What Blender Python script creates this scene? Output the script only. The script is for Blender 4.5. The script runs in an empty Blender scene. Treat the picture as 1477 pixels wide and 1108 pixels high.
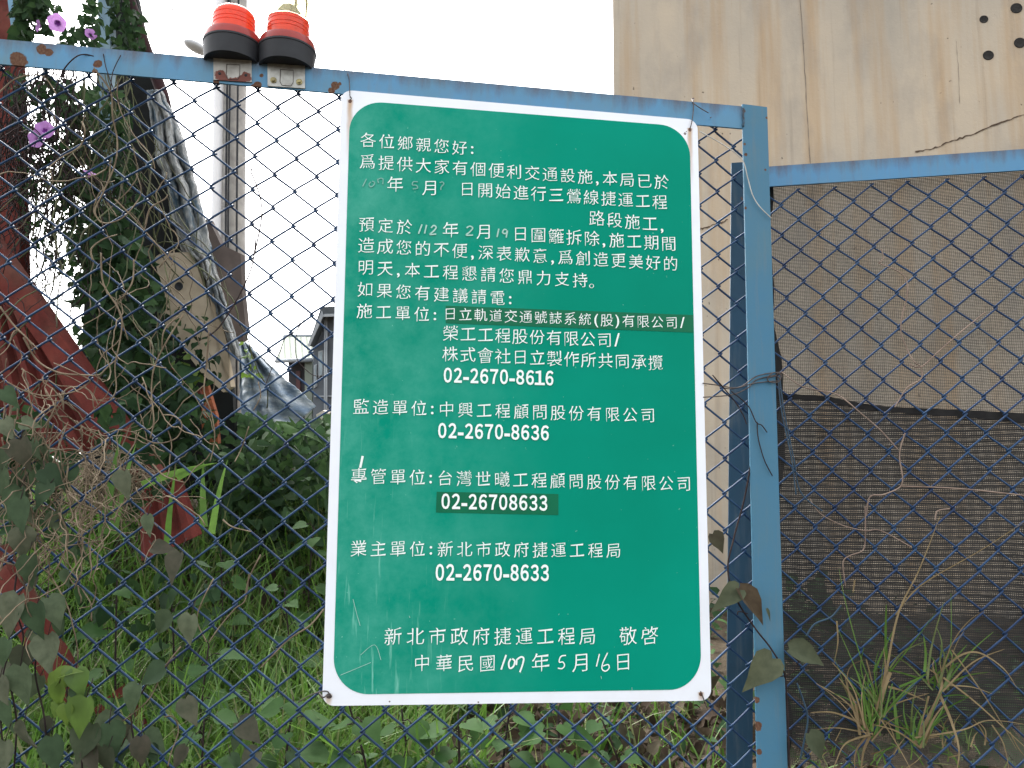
import bpy, math, random
from mathutils import Vector, Matrix, noise as mnoise
R_ = random.Random(7)
scn = bpy.context.scene
COL = scn.collection

# ------------------------------------------------------------------ camera
F, PW, PH = 1080.0, 1477.0, 1108.0
ROT = Matrix(((0.99200625, 0.01827862, 0.1248579),
              (-0.12611273, 0.10926433, 0.98598017),
              (0.00437984, -0.99384466, 0.11069606)))      # columns: camera right, down, forward in world axes
CAM = Vector((0.0, -1.473, 0.8))
cam_d = bpy.data.cameras.new('camera'); cam = bpy.data.objects.new('camera', cam_d); COL.objects.link(cam)
rc, dc, fc = ROT.col[0], ROT.col[1], ROT.col[2]
m = Matrix.Identity(4)
for i in range(3):
    m[i][0] = rc[i]; m[i][1] = -dc[i]; m[i][2] = -fc[i]; m[i][3] = CAM[i]
cam.matrix_world = m
cam_d.sensor_width = 36.0; cam_d.lens = 36.0 * F / PW
cam_d.clip_start = 0.05; cam_d.clip_end = 6000
scn.camera = cam

# ------------------------------------------------------------------ sky, sun, exposure
SUN_EL, SUN_AZ = 50.0, -25.0
w = bpy.data.worlds.new("World"); scn.world = w; w.use_nodes = True
wn = w.node_tree; wn.nodes.clear()
sky = wn.nodes.new('ShaderNodeTexSky'); sky.sky_type = 'NISHITA'; sky.sun_disc = False
sky.sun_elevation = math.radians(SUN_EL); sky.sun_rotation = math.radians(SUN_AZ)
sky.dust_density = 4.0; sky.air_density = 1.2
hs = wn.nodes.new('ShaderNodeHueSaturation'); hs.inputs['Saturation'].default_value = 0.16
bg = wn.nodes.new('ShaderNodeBackground'); bg.inputs['Strength'].default_value = 0.15
wo = wn.nodes.new('ShaderNodeOutputWorld')
wn.links.new(sky.outputs[0], hs.inputs['Color']); wn.links.new(hs.outputs[0], bg.inputs[0]); wn.links.new(bg.outputs[0], wo.inputs[0])
sd = bpy.data.lights.new('sun', 'SUN'); sd.energy = 0.6; sd.angle = math.radians(25); sd.color = (1, .97, .92)
so = bpy.data.objects.new('sun', sd); COL.objects.link(so)
a, e = math.radians(SUN_AZ), math.radians(SUN_EL)
sdir = Vector((math.sin(a) * math.cos(e), math.cos(a) * math.cos(e), math.sin(e)))
so.rotation_euler = sdir.to_track_quat('Z', 'Y').to_euler()
scn.view_settings.view_transform = 'Standard'; scn.view_settings.look = 'None'
scn.view_settings.exposure = 2.3; scn.view_settings.gamma = 1.0
scn.cycles.max_bounces = 6; scn.cycles.transparent_max_bounces = 24

# ------------------------------------------------------------------ helpers
def ray(px, py):
    return ROT @ Vector(((px - PW / 2) / F, (py - PH / 2) / F, 1.0))
def P(px, py, Y=0.0):                 # point on a plane parallel to the gate
    r = ray(px, py); return CAM + r * ((Y - CAM.y) / r.y)
def D(px, py, d):                     # point at a depth from the camera
    return CAM + ray(px, py) * d
def PL(px, py, o, n):
    r = ray(px, py); return CAM + r * ((o - CAM).dot(n) / r.dot(n))

def rgb(r, g, b):
    f = lambda c: ((c / 255 + .055) / 1.055) ** 2.4 if c > 10 else c / 255 / 12.92
    return (f(r), f(g), f(b))

class MB:
    def __init__(s): s.v = []; s.f = []
    def add(s, vs, fs):
        n = len(s.v); s.v += [tuple(v) for v in vs]; s.f += [tuple(i + n for i in f) for f in fs]
    def hexa(s, p):                   # 8 points: bottom loop then top loop
        s.add(p, [(0, 3, 2, 1), (4, 5, 6, 7), (0, 1, 5, 4), (1, 2, 6, 5), (2, 3, 7, 6), (3, 0, 4, 7)])
    def box(s, o, ax, ay, az):
        o = Vector(o); s.hexa([o, o + ax, o + ax + ay, o + ay, o + az, o + ax + az, o + ax + ay + az, o + ay + az])
    def prism(s, pts, off):           # outline swept along off
        n = len(pts); vs = list(pts) + [Vector(p) + off for p in pts]
        s.add(vs, [tuple(range(n)), tuple(range(2 * n - 1, n - 1, -1))] + [(i, i + n, (i + 1) % n + n, (i + 1) % n) for i in range(n)])
    def tube(s, pts, r, sides=5, r2=None, cap=True):
        pts = [Vector(p) for p in pts]; n = len(pts)
        if n < 2: return
        t = (pts[1] - pts[0]).normalized()
        u = t.orthogonal().normalized(); vs = []; fs = []
        for i, p in enumerate(pts):
            a = pts[max(0, i - 1)]; b = pts[min(n - 1, i + 1)]
            t2 = (b - a)
            if t2.length > 1e-9: t = t2.normalized()
            u = (u - t * u.dot(t))
            u = u.normalized() if u.length > 1e-6 else t.orthogonal().normalized()
            w_ = t.cross(u)
            rr = r if r2 is None else r + (r2 - r) * i / (n - 1)
            for k in range(sides):
                an = 2 * math.pi * k / sides
                vs.append(p + (u * math.cos(an) + w_ * math.sin(an)) * rr)
            if i:
                for k in range(sides):
                    k2 = (k + 1) % sides
                    fs.append(((i - 1) * sides + k, (i - 1) * sides + k2, i * sides + k2, i * sides + k))
        if cap:
            fs.append(tuple(range(sides - 1, -1, -1))); fs.append(tuple((n - 1) * sides + k for k in range(sides)))
        s.add(vs, fs)
    def lathe(s, o, prof, ax=Vector((0, 0, 1)), seg=40):
        u = ax.orthogonal().normalized(); w_ = ax.cross(u); vs = []; fs = []
        for r, h in prof:
            for k in range(seg):
                an = 2 * math.pi * k / seg
                vs.append(o + ax * h + (u * math.cos(an) + w_ * math.sin(an)) * r)
        for i in range(len(prof) - 1):
            for k in range(seg):
                k2 = (k + 1) % seg
                fs.append((i * seg + k, i * seg + k2, (i + 1) * seg + k2, (i + 1) * seg + k))
        s.add(vs, fs)
    HEART = [(-.10, .16), (.0, .35), (.2, .46), (.45, .37), (.72, .17)]
    def leaf(s, p, tip, nrm, L, fold=.25, curl=.2, wide=1.0):
        u = tip.normalized(); n = nrm - u * nrm.dot(u)
        n = n.normalized() if n.length > 1e-5 else u.orthogonal().normalized()
        w_ = u.cross(n); at = lambda a, b: p + u * (a * L) + w_ * (b * L * wide) + n * (L * (fold * abs(b) - curl * a * a))
        vs = [at(0, 0), at(.3, 0), at(.65, 0), at(1, 0)]; fs = []
        for sg in (1, -1):
            o = len(vs); vs += [at(x, y * sg) for x, y in s.HEART]
            q = [(0, o, o + 1), (0, o + 1, o + 2), (0, o + 2, 1), (1, o + 2, o + 3), (1, o + 3, 2), (2, o + 3, o + 4), (2, o + 4, 3)]
            fs += [t if sg == 1 else t[::-1] for t in q]
        s.add(vs, fs)
    def leaflow(s, p, tip, nrm, L, fold=.3, curl=.2, wide=1.0):
        u = tip.normalized(); n = nrm - u * nrm.dot(u)
        n = n.normalized() if n.length > 1e-5 else u.orthogonal().normalized()
        w_ = u.cross(n); at = lambda a, b: p + u * (a * L) + w_ * (b * L * wide) + n * (L * (fold * abs(b) - curl * a * a))
        vs = [at(0, 0), at(.5, 0), at(1, 0), at(.0, .3), at(.35, .4), at(.7, .2), at(.0, -.3), at(.35, -.4), at(.7, -.2)]
        s.add(vs, [(0, 3, 4, 1), (1, 4, 5, 2), (0, 1, 7, 6), (1, 2, 8, 7)])
    def blade(s, p, d, L, wd, bend, side, seg=4):
        d = d.normalized(); vs = []; fs = []
        sw = d.cross(side); sw = sw.normalized() if sw.length > 1e-5 else Vector((1, 0, 0))
        for i in range(seg + 1):
            t = i / seg; c = p + d * (L * t) + bend * (L * t * t); ww = wd * (1 - t ** 1.6) + .0004
            vs += [c - sw * ww, c + sw * ww]
            if i: fs.append((2 * i - 2, 2 * i - 1, 2 * i + 1, 2 * i))
        s.add(vs, fs)
    def ribbon(s, pts, wds, n):
        pts = [Vector(p) for p in pts]; vs = []; fs = []
        for i, p in enumerate(pts):
            t = (pts[min(i + 1, len(pts) - 1)] - pts[max(i - 1, 0)]).normalized(); sw = t.cross(n).normalized()
            wd = wds if isinstance(wds, (int, float)) else wds[i]
            vs += [p - sw * wd, p + sw * wd]
            if i: fs.append((2 * i - 2, 2 * i - 1, 2 * i + 1, 2 * i))
        s.add(vs, fs)
    def build(s, name, mat, parent=None, smooth=True, frame=None, sharp=False):
        me = bpy.data.meshes.new(name); vs = s.v
        if frame is not None:
            inv = frame.inverted(); vs = [inv @ Vector(v) for v in vs]
        me.from_pydata(vs, [], s.f); me.materials.append(mat)
        if smooth: me.polygons.foreach_set('use_smooth', [True] * len(me.polygons))
        if sharp: me.set_sharp_from_angle(angle=math.radians(32))
        me.update()
        o = bpy.data.objects.new(name, me); COL.objects.link(o)
        mw = frame if frame is not None else Matrix.Identity(4)
        if parent is not None:
            o.parent = parent; o.matrix_parent_inverse = Matrix.Identity(4); o.matrix_basis = WM.get(parent.name, parent.matrix_basis).inverted() @ mw
        else: o.matrix_basis = mw
        WM[o.name] = mw
        return o

def frame(o, x, z):                   # local axes: x along the thing, z up, y away
    x = x.normalized(); z = (z - x * z.dot(x)).normalized(); y = z.cross(x)
    return Matrix(((x.x, y.x, z.x, o.x), (x.y, y.y, z.y, o.y), (x.z, y.z, z.z, o.z), (0, 0, 0, 1)))
def thing(name, label, cat, loc=(0, 0, 0), group=None):
    o = bpy.data.objects.new(name, None); COL.objects.link(o); o.location = loc; o.empty_display_size = .1
    return tag(o, label, cat, group)
def tag(o, label, cat, group=None):
    o['label'] = label; o['category'] = cat
    if group: o['group'] = group
    return o
WM = {}
def kind(o, k, label=None, cat=None):
    o['kind'] = k
    if label: o['label'] = label
    if cat: o['category'] = cat
    return o
def smoothline(pts, n=6):             # Catmull-Rom
    pts = [Vector(p) for p in pts]; q = [pts[0]] + pts + [pts[-1]]; out = []
    for i in range(1, len(q) - 2):
        a, b, c, d = q[i - 1:i + 3]
        for k in range(n):
            t = k / n
            out.append(.5 * ((2 * b) + (c - a) * t + (2 * a - 5 * b + 4 * c - d) * t * t + (3 * b - a - 3 * c + d) * t ** 3))
    out.append(pts[-1]); return out
def rv(s=1.0): return Vector((R_.gauss(0, s), R_.gauss(0, s), R_.gauss(0, s)))
def inpoly(poly):
    xs = [p[0] for p in poly]; ys = [p[1] for p in poly]
    while True:
        x, y = R_.uniform(min(xs), max(xs)), R_.uniform(min(ys), max(ys)); c = False
        for i in range(len(poly)):
            (x1, y1), (x2, y2) = poly[i - 1], poly[i]
            if (y1 > y) != (y2 > y) and x < (x2 - x1) * (y - y1) / (y2 - y1) + x1: c = not c
        if c: return x, y

# ------------------------------------------------------------------ materials
class NT:
    def __init__(s, name):
        s.m = bpy.data.materials.new(name); s.m.use_nodes = True; s.t = s.m.node_tree; s.t.nodes.clear()
        s.out = s.n('ShaderNodeOutputMaterial'); s.b = s.n('ShaderNodeBsdfPrincipled'); s.l(s.b.outputs[0], s.out.inputs[0])
        s.co = s.n('ShaderNodeTexCoord').outputs['Object']
    def n(s, t, **k):
        o = s.t.nodes.new(t)
        for a, v in k.items(): setattr(o, a, v)
        return o
    def l(s, a, b): s.t.links.new(a, b)
    def map(s, scale=(1, 1, 1), loc=(0, 0, 0), rot=(0, 0, 0)):
        o = s.n('ShaderNodeMapping'); o.inputs['Scale'].default_value = scale; o.inputs['Location'].default_value = loc; o.inputs['Rotation'].default_value = rot
        s.l(s.co, o.inputs[0]); return o.outputs[0]
    def noise(s, scale, detail=4, rough=.55, vec=None, dist=0):
        o = s.n('ShaderNodeTexNoise'); o.inputs['Scale'].default_value = scale; o.inputs['Detail'].default_value = detail
        o.inputs['Roughness'].default_value = rough; o.inputs['Distortion'].default_value = dist
        s.l(vec if vec is not None else s.co, o.inputs['Vector']); return o.outputs['Fac']
    def ramp(s, v, stops, interp='LINEAR'):
        o = s.n('ShaderNodeValToRGB'); o.color_ramp.interpolation = interp; els = o.color_ramp.elements
        for i, (p, c) in enumerate(stops):
            el = els[i] if i < 2 else els.new(p)
            el.position = p; el.color = (c, c, c, 1) if isinstance(c, (int, float)) else (*c, 1)
        s.l(v, o.inputs[0]); return o.outputs[0]
    def mix(s, f, a, b, mode='MIX'):
        o = s.n('ShaderNodeMix', data_type='RGBA', blend_type=mode)
        for inp, v in ((o.inputs[0], f), (o.inputs[6], a), (o.inputs[7], b)):
            if isinstance(v, (int, float)): inp.default_value = v
            elif isinstance(v, tuple): inp.default_value = (*v, 1)
            else: s.l(v, inp)
        return o.outputs[2]
    def math(s, op, a, b=None, c=None):
        o = s.n('ShaderNodeMath', operation=op)
        for i, v in enumerate((a, b, c)):
            if v is None: continue
            if isinstance(v, (int, float)): o.inputs[i].default_value = v
            else: s.l(v, o.inputs[i])
        return o.outputs[0]
    def sep(s, v=None):
        o = s.n('ShaderNodeSeparateXYZ'); s.l(v if v is not None else s.co, o.inputs[0]); return o.outputs
    def rng(s, v, a, b, c=0, d=1):
        o = s.n('ShaderNodeMapRange'); s.l(v, o.inputs[0])
        for i, x in enumerate((a, b, c, d)): o.inputs[i + 1].default_value = x
        return o.outputs[0]
    def spot(s, loc, r, wob=.5, scale=60):      # a blotch with a ragged edge
        o = s.n('ShaderNodeVectorMath', operation='DISTANCE'); s.l(s.co, o.inputs[0]); o.inputs[1].default_value = loc
        nz = s.noise(scale, 5, .65)
        v = s.math('ADD', o.outputs['Value'], s.math('MULTIPLY', s.math('SUBTRACT', nz, .5), r * wob * 2.4))
        return s.rng(v, r * .88, r * 1.02, 1, 0)
    def base(s, c, rough=.6, metal=0, spec=.3):
        i = s.b.inputs
        if isinstance(c, tuple): i['Base Color'].default_value = (*c, 1)
        else: s.l(c, i['Base Color'])
        i['Roughness'].default_value = rough; i['Metallic'].default_value = metal; i['Specular IOR Level'].default_value = spec
    def bump(s, h, st=.3, dist=.002):
        o = s.n('ShaderNodeBump'); o.inputs['Strength'].default_value = st; o.inputs['Distance'].default_value = dist
        s.l(h, o.inputs['Height']); s.l(o.outputs[0], s.b.inputs['Normal'])
def island(t): return t.n('ShaderNodeNewGeometry').outputs['Random Per Island']
def plain(name, c, c2=None, rough=.6, scale=20, metal=0, spec=.3, bump=.15, bd=.002, detail=5):
    t = NT(name); nz = t.noise(scale, detail); c2 = c2 or tuple(x * .7 for x in c)
    t.base(t.ramp(nz, [(.3, c2), (.7, c)]), rough, metal, spec); t.bump(nz, bump, bd); return t.m
def leafmat(name, cols, trans=.3, rough=.5, nscale=40, spec=.35):
    t = NT(name); k = len(cols) - 1
    c = t.ramp(island(t), [(i / k, q) for i, q in enumerate(cols)])
    c = t.mix(t.ramp(t.noise(nscale, 3), [(.35, 0.0), (.75, .5)]), c, tuple(x * .55 for x in cols[0]))
    t.base(c, rough, 0, spec)
    tr = t.n('ShaderNodeBsdfTranslucent'); t.l(c, tr.inputs[0])
    mx = t.n('ShaderNodeMixShader'); mx.inputs[0].default_value = trans
    t.l(t.b.outputs[0], mx.inputs[1]); t.l(tr.outputs[0], mx.inputs[2]); t.l(mx.outputs[0], t.out.inputs[0]); return t.m
def paint(name, c, c2, spots=(), top=None, rust_at=.66, scr=True):
    t = NT(name)
    col = t.mix(t.ramp(t.noise(7, 5, .6), [(.3, 0.0), (.72, 1.0)]), c, c2)
    col = t.mix(t.ramp(t.noise(1, 4, .6, t.map((70, 70, 6))), [(.52, 0.0), (.8, .35)]), col, rgb(112, 114, 110))
    rust = t.ramp(t.noise(1, 4, .6, t.map((260, 260, 180))), [(.15, rgb(58, 36, 30)), (.5, rgb(94, 68, 54)), (.85, rgb(114, 98, 78))])
    mask = t.ramp(t.noise(22, 7, .68), [(rust_at, 0.0), (rust_at + .02, 1.0)])
    if top is not None:               # rust creeping down from the upper edge
        z = t.rng(t.sep()[2], top - .034, top + .001, 0, .34)
        nz = t.noise(1, 6, .6, t.map((26, 26, 4)))
        mask = t.math('MAXIMUM', mask, t.ramp(t.math('ADD', nz, z), [(.60, 0.0), (.98, .75)]))
    for loc, r in spots: mask = t.math('MAXIMUM', mask, t.spot(loc, r))
    t.base(t.mix(mask, col, rust), .5, 0, .15)
    t.l(t.rng(mask, 0, 1, .48, .9), t.b.inputs['Roughness'])
    t.bump(t.math('SUBTRACT', t.noise(60, 5), t.math('MULTIPLY', mask, .8)), .25, .0015); return t.m

M_chain = plain('chain_pvc', rgb(38, 68, 98), rgb(20, 38, 68), .5, 9, 0, .25, .1)
M_wire = plain('tie_wire', (.10, .085, .08), (.05, .035, .03), .6, 90, .3, .4)
M_dry = plain('dry_stem', rgb(136, 122, 102), rgb(88, 76, 62), .85, 25, 0, .15)
M_dry2 = plain('dry_stem_pink', rgb(152, 134, 120), rgb(104, 88, 80), .85, 25, 0, .15)
M_twig = plain('dark_twig', rgb(60, 50, 48), rgb(36, 29, 31), .85, 40, 0, .15)
M_stem = plain('green_stem', rgb(84, 92, 60), rgb(60, 52, 44), .7, 30, 0, .2)
M_ivy = leafmat('ivy_leaf', [(.015, .034, .014), (.028, .06, .026), (.042, .085, .028), (.036, .058, .036)], .25, .7, 40, .08)
M_creep = leafmat('creeper_leaf', [(.03, .062, .026), (.045, .09, .04), (.065, .125, .042), (.06, .09, .055)], .28, .7, 40, .1)
M_dust = leafmat('dusty_leaf', [rgb(48, 66, 46), rgb(74, 92, 66), rgb(98, 104, 84), rgb(74, 70, 60), rgb(60, 84, 56)], .2, .7, 60, .15)
M_young = leafmat('young_leaf', [(.085, .15, .025), (.13, .20, .035), (.07, .13, .03)], .35)
M_weed = leafmat('weed_leaf', [(.03, .075, .02), (.05, .11, .03), (.06, .11, .045)], .28, .65, 40, .08)
M_brownleaf = leafmat('withered_leaf', [rgb(60, 50, 42), rgb(84, 72, 58), rgb(62, 62, 48)], .12, .8, 60, .1)
M_grass = leafmat('grass_blade', [(.055, .13, .02), (.10, .21, .03), (.14, .26, .05), (.085, .17, .03), (.2, .2, .09)], .42)
M_drygrass = leafmat('dry_grass', [rgb(126, 110, 80), rgb(152, 134, 102), rgb(106, 90, 66)], .2, .8, 60, .1)
M_flower = leafmat('petal', [rgb(196, 146, 206), rgb(178, 126, 194)], .4, .6, 30, .1)
M_throat = plain('flower_throat', rgb(110, 40, 130), None, .7)
t = NT('red_oxide'); c = t.ramp(t.noise(9, 7, .65), [(.3, rgb(72, 36, 32)), (.5, rgb(98, 46, 41)), (.68, rgb(110, 54, 46)), (.8, rgb(104, 70, 58))])
c = t.mix(t.ramp(t.noise(45, 6, .7), [(.56, 0.0), (.66, .6)]), c, rgb(62, 40, 34)); c = t.mix(t.ramp(t.noise(4, 4), [(.55, 0.0), (.8, .5)]), c, rgb(120, 100, 84)); t.base(c, .8, 0, .12); t.bump(t.noise(40, 6, .7), .5, .004); M_red = t.m
M_redd = plain('dark_red_oxide', rgb(60, 34, 35), rgb(42, 26, 30), .75, 9, 0, .2, .2)
M_rubber = plain('black_plastic', (.028, .030, .034), (.020, .021, .024), .6, 30, 0, .25, .1)
M_galv = plain('galvanised', rgb(172, 172, 166), rgb(132, 130, 124), .5, 60, .55, .4)
M_dark = plain('hollow_shade', (.010, .012, .012), (.005, .006, .006), .8, 6, 0, .15, .5, .02)  # near-black that stands in for shade in the hollow behind the ivy

# ------------------------------------------------------------------ ground
def gh(x, y):
    b = max(0, min(1, (y - .9) / 1.7)); b = b * b * (3 - 2 * b)
    lf = max(0, min(1, (.55 - x) / .7)); lf = lf * lf * (3 - 2 * lf)
    far = 1 - max(0, min(1, (y - 5.5) / 3))
    z = .80 * b * lf * max(0, min(1, (x + 8) / 3)) * far
    fr = max(0, min(1, (-.15 - y) / .5)); z -= .72 * fr * fr * (3 - 2 * fr)
    if abs(x) < 12 and -3 < y < 12: z += .05 * mnoise.noise(Vector((x * 2.1, y * 2.1, 0))) + .02 * mnoise.noise(Vector((x * 7, y * 7, 3)))
    return z
def axis(lo, hi, st, far):
    a = [lo + st * i for i in range(int((hi - lo) / st) + 1)]
    g = [f for f in far]; return sorted([-f for f in g if -f < lo] + a + [f for f in g if f > hi])
xs = axis(-6, 6, .12, [8, 12, 20, 40, 100, 400, 2500]); ys = axis(-2.5, 8, .12, [4, 7, 12, 20, 40, 100, 400, 2500])
mb = MB(); nx = len(xs)
mb.add([(x, y, gh(x, y)) for y in ys for x in xs], [(j * nx + i, j * nx + i + 1, (j + 1) * nx + i + 1, (j + 1) * nx + i) for j in range(len(ys) - 1) for i in range(nx - 1)])
t = NT('soil'); nz = t.noise(5, 8, .7)
t.base(t.ramp(nz, [(.3, (.022, .018, .012)), (.55, (.06, .047, .032)), (.75, (.12, .095, .065))]), .95, 0, .1); t.bump(t.noise(30, 8, .7), .8, .02)
kind(mb.build('ground', t.m), 'structure')

# ------------------------------------------------------------------ concrete pier
def pier():
    pl = D(890, 560, 4.6); pl.z = 0
    ex = Vector((math.cos(math.radians(-17)), math.sin(math.radians(-17)), 0)); ey = Vector((-ex.y, ex.x, 0)); up = Vector((0, 0, 1))
    fr = frame(Vector((pl.x, pl.y, -.3)), ex, up); o = Vector((pl.x, pl.y, -.3))
    t = NT('pier_concrete')
    c = t.ramp(t.noise(1, 6, .6, t.map((1.1, 1.1, .8))), [(.3, rgb(150, 143, 131)), (.5, rgb(168, 157, 141)), (.7, rgb(182, 167, 146))])
    st = t.ramp(t.noise(1, 5, .6, t.map((7, 7, .35))), [(.47, 0.0), (.72, .68)]); c = t.mix(st, c, rgb(158, 126, 86))
    st = t.ramp(t.noise(1, 6, .62, t.map((3.2, 3.2, 1.3), (5, 2, 1))), [(.50, 0.0), (.74, .5)]); c = t.mix(st, c, rgb(118, 117, 115))
    st = t.ramp(t.noise(1, 5, .6, t.map((16, 16, .5), (3, 2, 1))), [(.60, 0.0), (.75, .4)]); c = t.mix(st, c, rgb(108, 98, 86))
    pits = t.ramp(t.noise(26, 3, .5), [(.70, 0.0), (.735, .75)]); c = t.mix(pits, c, rgb(76, 66, 58))
    t.base(c, .9, 0, .15); t.bump(t.math('SUBTRACT', t.noise(45, 6, .65), pits), .35, .006)
    root = thing('concrete_pier', 'tall weathered beige concrete pier with rust streaks behind the fences', 'pier', (pl.x, pl.y, 0))
    b = MB(); b.box(o, ex * 7, ey * 1.6, up * 9); b.build('shaft', t.m, root, False, fr)
    n = -ey; q = lambda px, py, h=.003: PL(px, py, o, n) + n * h
    Mseam = plain('seam', rgb(104, 94, 84), rgb(130, 120, 106), .95, 30)
    for pts in ([(1150, -60), (1158, 60), (1163, 140), (1168, 228), (1176, 330)], [(1379, 60), (1382, 100), (1384, 150)]):
        b = MB(); pp = smoothline([q(*p) for p in pts], 8); wk = .5 if pts[0][0] == 1379 else 1
        b.ribbon([p + ex * R_.gauss(0, .0012) for p in pp], [R_.uniform(.0006, .0030) * wk for _ in pp], n); b.build('formwork_seam', Mseam, root)
    Mcr = plain('crack', rgb(62, 50, 42), rgb(96, 80, 64), .95, 60)
    for pts in ([(1320, 219), (1345, 215), (1372, 204), (1400, 195), (1430, 182), (1462, 170), (1500, 160)], [(1004, 332), (1020, 328), (1036, 323), (1052, 316)]):
        b = MB(); pp = []
        for i in range(len(pts) - 1):
            for k in range(7):
                u = k / 7; pp.append(q(pts[i][0] + (pts[i + 1][0] - pts[i][0]) * u, pts[i][1] + (pts[i + 1][1] - pts[i][1]) * u + R_.gauss(0, .8), .004))
        b.ribbon(pp, [R_.uniform(.0015, .0055) for _ in pp], n); b.build('crack', Mcr, root, False)
    Mh = plain('hole_plug', (.012, .011, .010), (.035, .032, .03), .95, 60)
    for px, py, r in ((1425.5, 80, 7.5), (1419, 28, 6), (1466, 12, 8), (1471, 62, 8)):
        b = MB(); rr = r * 4.4 / F
        b.lathe(q(px, py, .0), [(rr * 1.0, .001), (rr * .93, .004), (rr * .8, .0022), (rr * .5, .0015), (.0001, .0012)], n, 18); b.build('tie_hole', Mh, root)
pier()

# ------------------------------------------------------------------ gate
UP = Vector((0, 0, 1))
g1 = P(1072.5, 153.6, 0); g0 = P(-130, 44.5, 0); g0 = g0 + (g0 - g1).normalized() * .62
ge = (g1 - g0).normalized(); gn = Vector((0, -1, 0))
gu = gn.cross(ge) * -1
gu = Vector((-ge.z, 0, ge.x)) if ge.x > 0 else gu
gate = thing('gate', 'light blue rusty steel gate frame with navy chain link carrying the green notice', 'gate', (g1.x, .03, 0))
def in_rail(px, py):
    q = P(px, py, 0) - g0; return (q.dot(ge), 0.0, q.dot(gu))
RH = .0505
spots = [(in_rail(27, 88), .016), (in_rail(24, 84), .013), (in_rail(60, 71), .011), (in_rail(70, 75), .009), (in_rail(141, 93), .009), (in_rail(137, 103), .006),
         (in_rail(484, 124), .009), (in_rail(478, 131), .007), (in_rail(490, 121), .004), (in_rail(372, 122), .008), (in_rail(366, 126), .007), (in_rail(312, 118), .006), (in_rail(377, 109), .004)]
fz = lambda o: frame(o, ge, gu)
ft = fz(g0)
M_rail = paint('rail_paint', rgb(85, 137, 176), rgb(92, 130, 150), [((x, y, z - 0), r) for (x, y, z), r in spots], 0.0, .69)
L = (g1 - g0).length
b = MB(); y_ = Vector((0, 1, 0))
for seg in range(24):                 # angle iron: upright face then the flat behind it
    x0, x1 = L * seg / 24, L * (seg + 1) / 24
b.box(g0 - gu * RH, ge * L, y_ * .005, gu * RH); b.box(g0 - gu * .005 + y_ * .005, ge * L, y_ * .042, gu * .005)
b.build('top_rail', M_rail, gate, False, ft)
M_post = paint('post_paint', rgb(66, 113, 140), rgb(76, 114, 132), [(tuple(P(x, y, -.004) - P(1096, 1250, -.004)), q) for x, y, q in ((1074, 208, .003), (1076, 223, .004), (1075, 300, .0035), (1072, 326, .004), (1073, 160, .004), (1106, 170, .003), (1091, 1010, .007), (1093, 1048, .009), (1090, 985, .004), (1095, 1085, .006), (1104, 245, .0025), (1123, 570, .005))], None, .72)
pt = [P(1071, 150, -.004), P(1107, 154.6, -.004), P(1141, 1250, -.004), P(1096, 1250, -.004)]
fp = frame(pt[3], Vector((1, 0, 0)), UP)
b = MB(); ch = .0015
top = [pt[0], pt[1]]; bot = [pt[3], pt[2]]
def postring(l, r): 
    w_ = (r - l); x = w_.normalized(); d = .007
    return [l + x * ch, r - x * ch, r + y_ * ch, r + y_ * (d - ch), r - x * ch + y_ * d, l + x * ch + y_ * d, l + y_ * (d - ch), l + y_ * ch]
rb, rt = postring(*bot), postring(*top)
b.add(rb + rt, [tuple(range(7, -1, -1)), tuple(range(8, 16))] + [(i, (i + 1) % 8, (i + 1) % 8 + 8, i + 8) for i in range(8)])
pr = Vector((-.006, .0075, 0)); b.hexa([pt[2] + pr, pt[2] + Vector((0, .0075, 0)), pt[2] + Vector((0, .05, 0)), pt[2] + pr + Vector((0, .0425, 0)), pt[1] + pr - UP * .001, pt[1] + Vector((0, .0075, -.001)), pt[1] + Vector((0, .05, -.001)), pt[1] + pr + Vector((0, .0425, -.001))])
b.build('post', M_post, gate, False, fp)
b = MB(); b.tube([P(1072.3, y, -.0035) + Vector((R_.gauss(0, .0005), 0, 0)) for y in range(156, 186, 3)], .0022, 6); b.build('weld_bead', plain('weld', rgb(60, 92, 112), rgb(64, 52, 44), .6, 120, 0, .2, .6), gate)

def chainlink(b, anchor, es, ed, en, w_, h0, dh, c0, c1, k0, k1, r, coil, jit, warp=None, keep=None):
    T = {0: 0.0}
    for k in range(1, k1 + 1): T[k] = T[k - 1] + h0 + dh * (k - 1)
    for k in range(-1, k0 - 1, -1): T[k] = T[k + 1] - h0
    J = {}
    def node(c, k):
        if (c, k) not in J:
            q = Vector((c * .23, k * .21, 1.7))
            J[c, k] = Vector((mnoise.noise(q) * jit * 2 + R_.gauss(0, jit * .35), mnoise.noise(q + Vector((9, 4, 2))) * jit * 2 + R_.gauss(0, jit * .35), mnoise.noise(q * .6 + Vector((3, 7, 5))) * jit * 2.5))
        j = J[c, k]; s, t_, n_ = c * w_ + j.x, T[k] + j.y, j.z
        if warp: s, t_, n_ = warp(s, t_, n_)
        return anchor + es * s + ed * t_ + en * n_
    for i in range(c0, c1):
        run = []
        for k in range(k0, k1 + 1):
            lf = (i + k) % 2 == 0; c = i if lf else i + 1
            p = node(c, k); off = es * (r * (-1.6 if lf else 1.6))
            if keep and not keep(p):
                if len(run) > 2: b.tube(run, r, 6)
                run = []; continue
            if run:
                pv = last; sg = coil if not lf2 else -coil       # strokes rising to the right pass in front
                a_, z_ = pv, p + off
                for u in (.07, .20, .5, .80, .93):
                    run.append(a_.lerp(z_, u) + en * sg * (1.0 if .1 < u < .9 else .75))
            run.append(p + off); last = p + off; lf2 = lf
        if len(run) > 2: b.tube(run, r, 6)
an = P(369, 225.8, .022)
rail_z = lambda x: g0.z + (x - g0.x) * ge.z / ge.x
b = MB()
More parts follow.
